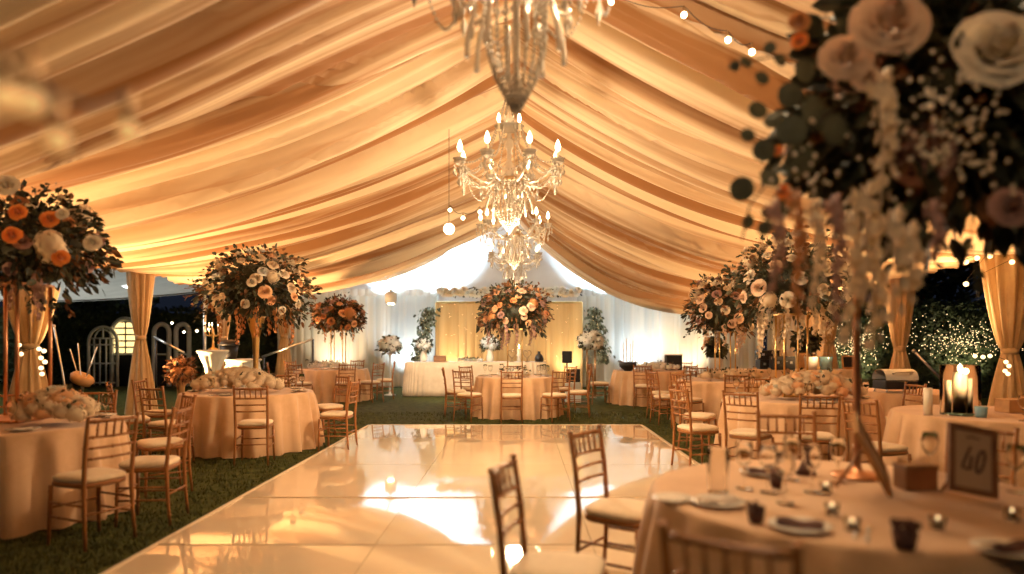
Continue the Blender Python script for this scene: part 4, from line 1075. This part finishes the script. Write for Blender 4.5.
def ball_of_flowers(name, label, x, y, z, r, c, stand, seed):
    t = thing('hydrangea_arrangement', label, 'flower arrangement', (x, y, z[0]), 0, 'white flower arrangements near the head table')
    zz = z[1] - z[0]; rg = random.Random(seed)
    if stand == 'vase': lat([(.06, 0), (.09, .03), (.10, .12), (.07, zz - r * .8), (.09, zz - r * .6)], 'vase', 'china', t, 18)
    elif stand == 'tall': lat([(.15, 0), (.15, .02), (.03, .04), (.022, .2), (.022, zz - r * .9), (.10, zz - r * .6)], 'stand', 'white_paint', t, 18)
    else: harlow_stand(t, zz - r * .6, .10, .014, 'bronze')
    foliage((0, 0, zz), r, r, r * .85, 160, seed, .09, zmin=-.7, rust=0, grey=.6).build('foliage', LEAFM(), t, smooth=False)
    for i in range(12):
        z1 = 1 - 1.6 * (i + .5) / 12; a = i * 2.39996; q = math.sqrt(1 - z1 * z1)
        obj('hydrangea', hyd(c), t, (q * math.cos(a) * r * .7, q * math.sin(a) * r * .7, zz + z1 * r * .6), aim((q * math.cos(a), q * math.sin(a), z1), rg), r * .42)
ball_of_flowers('', 'white hydrangea ball on a tall white stand before the pale curtain', gx(390, 17.8), 17.8, (.003, 1.30), .29, 'white_petal', 'tall', 1)
ball_of_flowers('', 'small white hydrangea bunch in a vase on the end of the head table', hy(424), 17.75, (HZ, 1.30), .21, 'white_petal', 'vase', 2)
ball_of_flowers('', 'pale blue-white flower bunch in a vase at the middle of the head table', hy(490), 17.85, (HZ, 1.34), .24, 'blue_white', 'vase', 3)
ball_of_flowers('', 'white flower ball on a thin-legged stand beside the golden backdrop', gx(591, 17.0), 17.0, (.003, 1.40), .31, 'white_petal', 'harlow', 4)
t = thing('wooden_box', 'brown wooden box on the end of the head table', 'box', (hy(441), 17.55, HZ)); MB().box((0, 0, .07), (.30, .2, .14)).build('box_body', M['wood'], t, smooth=False, bevel=.006); MB().box((0, 0, .148), (.31, .21, .018)).build('box_lid', M['wood'], t, smooth=False, bevel=.004)
rg = random.Random(12)
t = thing('flower_garland', 'low white flower garland lying along the top of the head table', 'garland', ((hy(458) + hy(482)) / 2, 17.7, HZ))
gl = (hy(482) - hy(458)) / 2
foliage((0, 0, .05), gl, .12, .05, 90, 4, .05, zmin=.2, rust=0).build('foliage', LEAFM(), t, smooth=False)
for i in range(13): obj('rose', rose(rg.choice(['white_petal', 'ivory'])), t, (-gl + 2 * gl * (i + .5) / 13, rg.uniform(-.07, .07), .055), (rg.uniform(-.5, .5), rg.uniform(-.5, .5), 0), rg.uniform(.05, .07))
def heart_stand(px, label):
    t = thing('heart_ornament', label, 'ornament', (hy(px), 17.6, HZ), 0, 'heart ornaments on the head table')
    pts = [(.105 * math.sin(w) ** 3, 0, .20 + .0068 * (13 * math.cos(w) - 5 * math.cos(2 * w) - 2 * math.cos(3 * w) - math.cos(4 * w)) * 1.15) for w in [2 * PI * k / 24 for k in range(25)]]
    MB().tube(pts, .013, 7).build('heart_ring', M['bronze'], t); lat([(.06, 0), (.06, .012), (.012, .02), (.012, .10)], 'ornament_base', 'bronze', t, 14)
heart_stand(512, 'bronze heart-shaped ornament on the head table beside the blue-white bunch'); heart_stand(527, 'bronze heart-shaped ornament on the head table beyond its lit candle')
t = thing('pillar_candle', 'tall lit candle on the head table between the heart ornaments', 'candle', (hy(519), 17.9, HZ)); lat([(0, 0), (.05, 0), (.05, .34), (0, .34)], 'wax', 'candle', t, 14); lat([(.004, .34), (.02, .38), (0, .46)], 'flame', 'flame', t, 8)
t = thing('black_vase', 'black flask-shaped vase at the end of the head table', 'vase', (hy(545) - .16, 17.6, HZ)); lat([(.0, 0), (.10, 0), (.12, .08), (.09, .16), (.035, .22), (.04, .27), (.03, .27), (0, .2)], 'vase_body', 'black', t, 16)
# garland over the golden backdrop
t = thing('flower_garland', 'white and green flower garland along the top of the golden backdrop', 'garland', (0, 20.02, 2.86)); rg = random.Random(31)
gx0, gx1 = BX0 + .05, BX1 - .05
foliage(((gx0 + gx1) / 2, 0, 0), (gx1 - gx0) / 2, .12, .12, 900, 8, .09, lo=.05, rust=.02, grey=.5, zmin=-1).build('foliage', LEAFM(), t, smooth=False)
for i in range(58): obj('rose', rose(rg.choice(['white_petal', 'ivory', 'blue_white', 'ivory'])), t, (gx0 + (gx1 - gx0) * (i + rg.random()) / 58, -.10, rg.uniform(-.07, .09)), aim((0, -1, .3), rg), rg.uniform(.085, .12))
for px, lab in ((430, 'hanging green vine with small lights at the hydrangea-vase side of the golden backdrop'), (592, 'hanging green vine with small lights at the placard side of the golden backdrop')):
    t = thing('hanging_vine', lab, 'vine', (gx(px, 19.8), 19.8, 0), 0, 'vines framing the golden backdrop'); rg = random.Random(px)
    m = MB(); s = -1 if px < 500 else 1
    for _ in range(520):
        q = rg.random(); m.mi = rg.choice((0, 1, 1)); leaf_geo(m, (s * .35 * q + rg.gauss(0, .10), rg.gauss(0, .04), 2.42 - 1.6 * q), (rg.uniform(-1, 1), -.6, -.6), .12, .35, rg)
    m.mi = 0; m.build('foliage', [M['leaf_grey'], M['sage']], t, smooth=False)
    m = MB()
    for _ in range(40): q = rg.random(); m.octa((s * .35 * q + rg.gauss(0, .09), -.10, 2.42 - 1.6 * q), .007)
    tag(m.build('vine_lights', M['fairy'], t, smooth=False), kind='stuff')
t = thing('curtain_lights', 'tiny warm lights hung over the golden backdrop cloth', 'fairy lights', (0, 0, 0)); m = MB(); rg = random.Random(77)
for _ in range(60): m.octa((rg.uniform(BX0 + .1, BX1 - .1), 19.70, rg.uniform(.8, 2.5)), .008)
tag(m.build('light_points', M['fairy'], t, smooth=False), kind='stuff')
# ------------------------------------------------------------------ things round the black-bowl table and the panels
def black_panel(px, y0, y1, Y, w, label, box=False):
    z0, z1 = at(px, y1, Y).z, at(px, y0, Y).z; x = gx(px, Y)
    t = thing('square_placard', label, 'placard', (x, Y, 0), 0, 'black square panels beside the head table')
    MB().box((0, 0, (z0 + z1) / 2), (w, .14, z1 - z0)).build('panel_face', M['black'], t, smooth=False, bevel=.01)
    if box: MB().box((0, 0, .004 + (z0 - .012) / 2), (w * 1.1, .3, z0 - .012)).build('white_plinth', M['white_paint'], t, smooth=False, bevel=.01)
    else:
        MB().tube([(0, 0, .02), (0, 0, z0)], .02, 8).build('panel_stand', M['dark_metal'], t); MB().lathe([(.16, .004), (.16, .02), (.03, .03)], 16).build('stand_foot', M['dark_metal'], t)
black_panel(567, 351, 363, 16.4, .24, 'small black square panel on a thin stand before the golden backdrop'); black_panel(573, 369, 382, 15.8, .32, 'black square panel on a white plinth below the smaller one', True)
t = thing('candle_bowl', 'black bowl with tall thin white candles on the tan-cloth table', 'candle holder', (gx(628, 15.2), 15.22, TZ))
lat([(.08, 0), (.10, .02), (.19, .10), (.20, .20), (.19, .2), (.0, .14)], 'bowl', 'black', t, 20)
for dx, h in ((-.1, .62), (-.03, .72), (.05, .60), (.11, .68)): lat([(0, .15), (.011, .15), (.011, h), (0, h)], 'taper', 'candle', t, 8, (dx, 0, 0))
t = thing('black_case', 'black case with a white rim on the outer edge of the black-bowl table', 'case', (gx(698, 15.4) - .48, 15.75, TZ)); MB().box((0, 0, .17), (.36, .26, .34)).build('case_body', M['black'], t, smooth=False, bevel=.012); MB().box((0, -.02, .35), (.37, .27, .02)).build('case_lid', M['white_paint'], t, smooth=False)
# service table with black cases
def rect_table(label, x0, x1, y, d, h, m='table_cloth_pale', cat='table', group='cloth-covered service tables'):
    t = thing('service_table', label, cat, ((x0 + x1) / 2, y + d / 2, .003), 0, group); w2 = (x1 - x0) / 2
    def rp(dd, z, f):
        out = []
        for k in range(160):
            w = 2 * PI * k / 160; c, s = math.cos(w), math.sin(w); e = .2
            q = f * .02 * math.sin(38 * w); out.append((math.copysign(abs(c) ** e, c) * (w2 + dd) + q * c, math.copysign(abs(s) ** e, s) * (d / 2 + dd) + q * s, z))
        return out
    stack(MB(), [rp(-.2, h, 0), rp(-.01, h, 0), rp(0, h - .01, 0), rp(.01, h - .05, .4), rp(.03, h * .5, .9), rp(.05, .004, 1)]).build('tablecloth', M[m], t)
    return t
SX0, SX1, SY = gx(718, 14.6), gx(862, 14.6), 14.6
rect_table('long pale service table holding the stacked black cases and white buckets', SX0, SX1, SY, .8, .80)
SZ = .806
def case_on(px, Y, w, h, z, label):
    t = thing('black_case', label, 'case', (gx(px, Y), Y, z), 0, 'stacked black cases on the service table')
    MB().box((0, 0, h / 2), (w, .30, h)).build('case_body', M['black'], t, smooth=False, bevel=.01)
    for sx in (-1, 1): MB().box((sx * w * .3, -.155, h * .55), (.05, .018, .05)).build('latch', M['metal'], t, smooth=False)
    MB().tube([(-.07, -.155, h * .5), (-.06, -.18, h * .62), (.06, -.18, h * .62), (.07, -.155, h * .5)], .008, 6).build('handle', M['dark_metal'], t)
case_on(769, 15.15, .50, .21, SZ, 'wide black case at the bottom of the back pile on the service table'); case_on(767, 15.15, .46, .20, SZ + .215, 'black case on top of the back pile on the service table')
case_on(782, 14.76, .46, .29, SZ, 'tall black case standing in front of the back pile on the service table')
for px, lab in ((811, 'white bucket beside the black cases on the service table'), (826, 'pale blue bucket next to the white one on the service table')):
    t = thing('bucket', lab, 'bucket', (gx(px, 14.85), 14.85, SZ), 0, 'buckets on the service table'); lat([(0, 0), (.12, 0), (.145, .27), (.15, .28), (.138, .28), (.11, .02), (0, .02)], 'bucket_body', 'white_paint' if px < 820 else 'blue_glass', t, 20); MB().tube([(.145 * math.cos(w), .0, .27 + .10 * math.sin(w)) for w in [PI * k / 8 for k in range(9)]], .005, 5).build('bucket_handle', M['metal'], t)
t = thing('small_screen', 'dark tablet screen tilted in a tan frame at the end of the service table', 'screen', (gx(851, 14.9), 14.95, SZ), -.1)
MB().box((0, 0, .16), (.34, .04, .28), M=Matrix.Rotation(-.15, 3, 'X')).build('screen_frame', M['tan_wood'], t, smooth=False, bevel=.006); MB().box((0, -.024, .16), (.28, .012, .22), M=Matrix.Rotation(-.15, 3, 'X')).build('screen_glass', M['black'], t, smooth=False); MB().box((0, .03, .012), (.2, .16, .02)).build('screen_foot', M['tan_wood'], t, smooth=False)
def potted_bush(px, py, Y, r, label, ped, seed, pot=.3):
    z = at(px, py, Y).z; t = thing('potted_bush', label, 'potted plant', (gx(px, Y), Y, 0), 0, 'potted dark bushes at the tent edge')
    lat([(.0, .004), (pot * .6, .004), (pot * .9, z - r - .1), (pot, z - r), (pot * .85, z - r), (0, z - r - .04)], 'pot', ped, t, 20)
    MB().tube([(0, 0, z - r - .04), (0, 0, z)], .03, 6).build('trunk', M['wood'], t)
    foliage((0, 0, z), r, r, r * 1.05, 700, seed, .11, lo=.1, zmin=-1, rust=0, grey=.05).build('foliage', LEAFM(), t, smooth=False)
potted_bush(806, 341, 16.3, .28, 'round dark bush in a tan pot behind the white bucket', 'tan_wood', 3, .24); potted_bush(716, 349, 18.0, .23, 'small narrow dark bush in a white pot before the pale curtain', 'white_paint', 5, .2)
# chafing dish table
T('t10', 5.35, 9.35, .62, 'chafing-dish table', 'small round table in tan cloth carrying the silver chafing dish', ('camera', 'garden', 'ivory-tower', 'outer'), 21)
t = thing('chafing_dish', 'silver chafing dish with roll-top lid beside the golden drape', 'chafing dish', (5.02, 9.1, TZ), .1)
MB().box((0, 0, .10), (.46, .30, .12)).build('dish_pan', M['dark_metal'], t, smooth=False, bevel=.02)
m = MB(); m.grid(lambda u, v: ((u - .5) * .46, -.15 * math.cos(PI * v), .165 + .14 * math.sin(PI * v) ** .8), 10, 14); m.build('dish_lid', M['white_paint'], t)
MB().tube([(-.12, -.13, .25), (-.12, -.19, .27), (.12, -.19, .27), (.12, -.13, .25)], .012, 7).build('lid_handle', M['metal'], t)
for sx in (-1, 1):
    for sy in (-1, 1): MB().tube([(sx * .21, sy * .13, 0), (sx * .20, sy * .12, .06)], .012, 6).build('dish_leg', M['metal'], t)
MB().tube([(.23, 0, .1), (.27, 0, .16), (.30, 0, .24)], .016, 7).build('side_handle', M['china'], t)
# ------------------------------------------------------------------ bar things past the hydrangea-mound table
def cocktail(px, Y, ztop, rt, label, m, pinch):
    t = thing('cocktail_table', label, 'table', (gx(px, Y), Y, .003), 0, 'high tables behind the hydrangea-mound table')
    prof = [(rt * .85, .004), (pinch + .04, ztop * .3), (pinch, ztop * .5), (pinch + .03, ztop * .7), (rt * .85, ztop * .93), (rt, ztop - .03), (rt, ztop - .01), (rt - .02, ztop), (0, ztop)]
    def fn(a, b):
        i = b * (len(prof) - 1); k = min(len(prof) - 2, int(i)); q = i - k; r = prof[k][0] * (1 - q) + prof[k + 1][0] * q; z = prof[k][1] * (1 - q) + prof[k + 1][1] * q
        w = 2 * PI * a; r *= 1 + .05 * math.sin(9 * w) * (z < ztop - .1); return (r * math.cos(w), r * math.sin(w), z)
    MB().grid(fn, 60, 30, True).build('stretch_cover', M[m], t); return t
cocktail(213, 13.6, at(0, 350, 13.6).z, .30, 'high cocktail table in a cinched cream cover under the gold candelabra', 'white_cloth', .11)
cocktail(243, 14.4, at(0, 359, 14.4).z, .38, 'high round table in silvery skirt beside the black ice bucket', 'white_cloth', .33)
t = thing('candelabra', 'gold candelabra glowing on the cinched cocktail table', 'candelabra', (gx(213, 13.6), 13.6, at(0, 350, 13.6).z + .006))
lat([(.09, 0), (.09, .02), (.03, .05), (.018, .2), (.03, .3), (.02, .42)], 'stem', 'gold', t, 14)
for k in range(5):
    a = 2 * PI * k / 5; c, s = math.cos(a), math.sin(a); ar = MB().tube([(0, 0, .32), (.07 * c, .07 * s, .27), (.13 * c, .13 * s, .30), (.14 * c, .14 * s, .36)], .010, 6).build('arm', M['gold'], t)
    lat([(0, .36), (.014, .36), (.014, .48), (0, .48)], 'candle', 'candle', ar, 8, (.14 * c, .14 * s, 0)); lat([(.003, .48), (.012, .5), (0, .545)], 'flame', 'flame', ar, 8, (.14 * c, .14 * s, 0))
t = thing('ice_bucket', 'black lidded ice bucket on the silvery high table', 'bucket', (gx(229, 14.3), 14.3, at(0, 359, 14.4).z + .008)); lat([(0, 0), (.15, 0), (.19, .28), (.0, .28)], 'bucket_body', 'black', t, 20); lat([(.21, .285), (.22, .30), (.20, .36), (.05, .40), (0, .40)], 'bucket_lid', 'black', t, 20)
t = thing('glass_carafe', 'clear carafe on the silvery high table', 'carafe', (gx(256, 14.3), 14.3, at(0, 359, 14.4).z + .008)); lat([(0, 0), (.07, 0), (.075, .08), (.03, .18), (.035, .25), (.03, .25), (.025, .18), (.065, .08), (0, .01)], 'carafe_body', 'glass', t, 16)
def handrail(pts, post, Y, label):
    t = thing('handrail', label, 'handrail', (0, 0, 0), 0, 'metal handrails behind the hydrangea-mound table'); P = [at(px, py, Y) for px, py in pts]
    MB().tube(P, .03, 8).build('rail_tube', M['metal'], t)
    for px in post:
        q = (px - pts[0][0]) / (pts[-1][0] - pts[0][0]); p = P[0].lerp(P[-1], min(1, max(0, q))); MB().tube([p, (p.x, p.y, .003)], .026, 8).build('rail_post', M['dark_metal'], t)
handrail([(154, 337), (184, 353)], (156, 183), 15.2, 'shiny metal handrail sloping down beside the tall cream drape'); handrail([(262, 357), (313, 339)], (264, 313), 17.9, 'metal handrail sloping up towards the rust and mauve flower tower')
t = thing('dried_flower_bunch', 'round brown dried-flower bunch on a tan pedestal beyond the hydrangea-mound table', 'flower arrangement', (gx(181, 11.4), 11.4, 0)); z = at(0, 372, 11.4).z
lat([(.16, .004), (.16, .03), (.07, .06), (.06, z - .25), (.13, z - .14), (0, z - .14)], 'pedestal', 'tan_wood', t, 18)
foliage((0, 0, z), .22, .22, .24, 420, 7, .07, rust=.9, grey=0, zmin=-.8).build('foliage', LEAFM(), t, smooth=False); rg = random.Random(3)
for i in range(7): v = Vector((rg.gauss(0, 1), rg.gauss(0, 1) - .5, rg.gauss(0, 1))).normalized(); obj('hydrangea', hyd('rust'), t, (v.x * .15, v.y * .15, z + v.z * .16), aim(v, rg), .09)
# ------------------------------------------------------------------ camera
cam = bpy.data.cameras.new('camera'); co = bpy.data.objects.new('camera', cam); COL.objects.link(co)
co.location = (0, 0, EYE); co.rotation_euler = (PI / 2, 0, 0)
cam.sensor_width = 36; cam.lens = F / 1024 * 36
cam.shift_x = -(VX - 512) / 1024; cam.shift_y = (HY - 287) / 1024
cam.dof.use_dof = True; cam.dof.focus_distance = 10.5; cam.dof.aperture_fstop = .7
cam.clip_end = 200
scn.camera = co
# ------------------------------------------------------------------ light
w = bpy.data.worlds.new('world'); scn.world = w; w.use_nodes = True
w.node_tree.nodes['Background'].inputs[0].default_value = (.006, .008, .014, 1); w.node_tree.nodes['Background'].inputs[1].default_value = 1.0
def lamp(name, kind, loc, energy, col, target=None, size=.1, spot=None, blend=.6, sy=None):
    l = bpy.data.lights.new(name, kind); l.energy = energy; l.color = col
    if kind == 'AREA':
        l.size = size
        if sy: l.shape = 'RECTANGLE'; l.size_y = sy
    else: l.shadow_soft_size = size
    if spot: l.spot_size = math.radians(spot); l.spot_blend = blend
    o = bpy.data.objects.new(name, l); COL.objects.link(o); o.location = loc
    if target is not None:
        o.rotation_euler = (Vector(target) - Vector(loc)).to_track_quat('-Z', 'Y').to_euler()
    return o
WARM = (1.0, .57, .24); AMBER = (1.0, .52, .20); COOL = (.62, .86, 1.0); SOFT = (1.0, .72, .44)
# uplights standing at the feet of the poles
for s in (-1, 1):
    for y, e in ((4.3, 420), (7.3, 1050), (10.6, 1350), (13.6, 1350), (16.6, 1350)):
        lamp('uplight', 'SPOT', (s * 7.0, y, .25), e, WARM, (s * 5.2, y + .6, 4.0), .06, 95, .8)
# chandeliers
for x, y, z, e in ((0, -.3, 3.0, 50), (.9, 3.6, 3.9, 185), (-.12, 7.6, 2.35, 230), (-.1, 11.55, 2.35, 110), (-.12, 15.5, 2.35, 110)):
    lamp('chandelier_lamp', 'POINT', (x, y, z), e, SOFT, None, .15)
# cool wash on the gable and the pale curtains
for x in (-4.6, -2.9, 2.9, 4.6):
    lamp('gable_wash', 'SPOT', (x, 19.7, 2.95), 1500, COOL, (x * .85, 21.0, 3.9), .08, 80, .9)
for x in (3.6, 5.2, -5.6, -3.4):
    lamp('curtain_wash', 'SPOT', (x, 19.9, .15), 220, (.82, .93, 1.0) if x in (3.6, -3.4) else SOFT, (x, 20.9, 1.8), .06, 90, .9)
for x in (-2.1, 1.5):
    lamp('backdrop_wash', 'SPOT', (x, 19.5, .2), 120, (1, .78, .46), (x * .8, 20.0, 1.6), .06, 90, .9)
# hedge and garden
lamp('stage_spot', 'SPOT', (-2.6, 14.0, 3.3), 750, (1, .86, .66), (-1.0, 17.5, .9), .1, 75, .9)
lamp('stage_spot', 'SPOT', (3.6, 13.4, 3.2), 350, (1, .86, .66), (2.2, 17.0, 1.2), .1, 60, .9)
lamp('lattice_fill', 'SPOT', (-10.0, 17.5, 2.9), 520, (.9, .95, 1), (gx(105, 21.2), 21.2, 1.0), .1, 40, .9)  # added spot without a fitting, brightens the arched lattice
lamp('candle_glow', 'POINT', (at(960, 410, 6.35).x - .02, 6.235, TZ + .40), 6, (1, .6, .28), None, .03)
lamp('hedge_spot', 'SPOT', (8.2, 16.2, .15), 150, (1, .78, .45), (8.2, 17.2, 1.4), .05, 90, .9)
lamp('hedge_spot', 'SPOT', (11.0, 16.2, .15), 180, (1, .78, .45), (11.0, 17.2, 1.4), .05, 90, .9)
lamp('garden_fill', 'AREA', (-14, 12, 7), 420, (.95, .95, .85), (-11.5, 19.5, 2.0), 3)  # added fill light out of view, brightens the grey canopy and dark hedge
# ------------------------------------------------------------------ colour management
scn.view_settings.view_transform = 'Standard'; scn.view_settings.look = 'None'
scn.view_settings.exposure = 0.4; scn.view_settings.gamma = 1.0; scn.view_settings.use_curve_mapping = False
scn.cycles.use_denoising = True
scn.cycles.max_bounces = 8; scn.cycles.diffuse_bounces = 4; scn.cycles.transparent_max_bounces = 12
scn.cycles.sample_clamp_indirect = 6; scn.cycles.caustics_reflective = False; scn.cycles.caustics_refractive = False
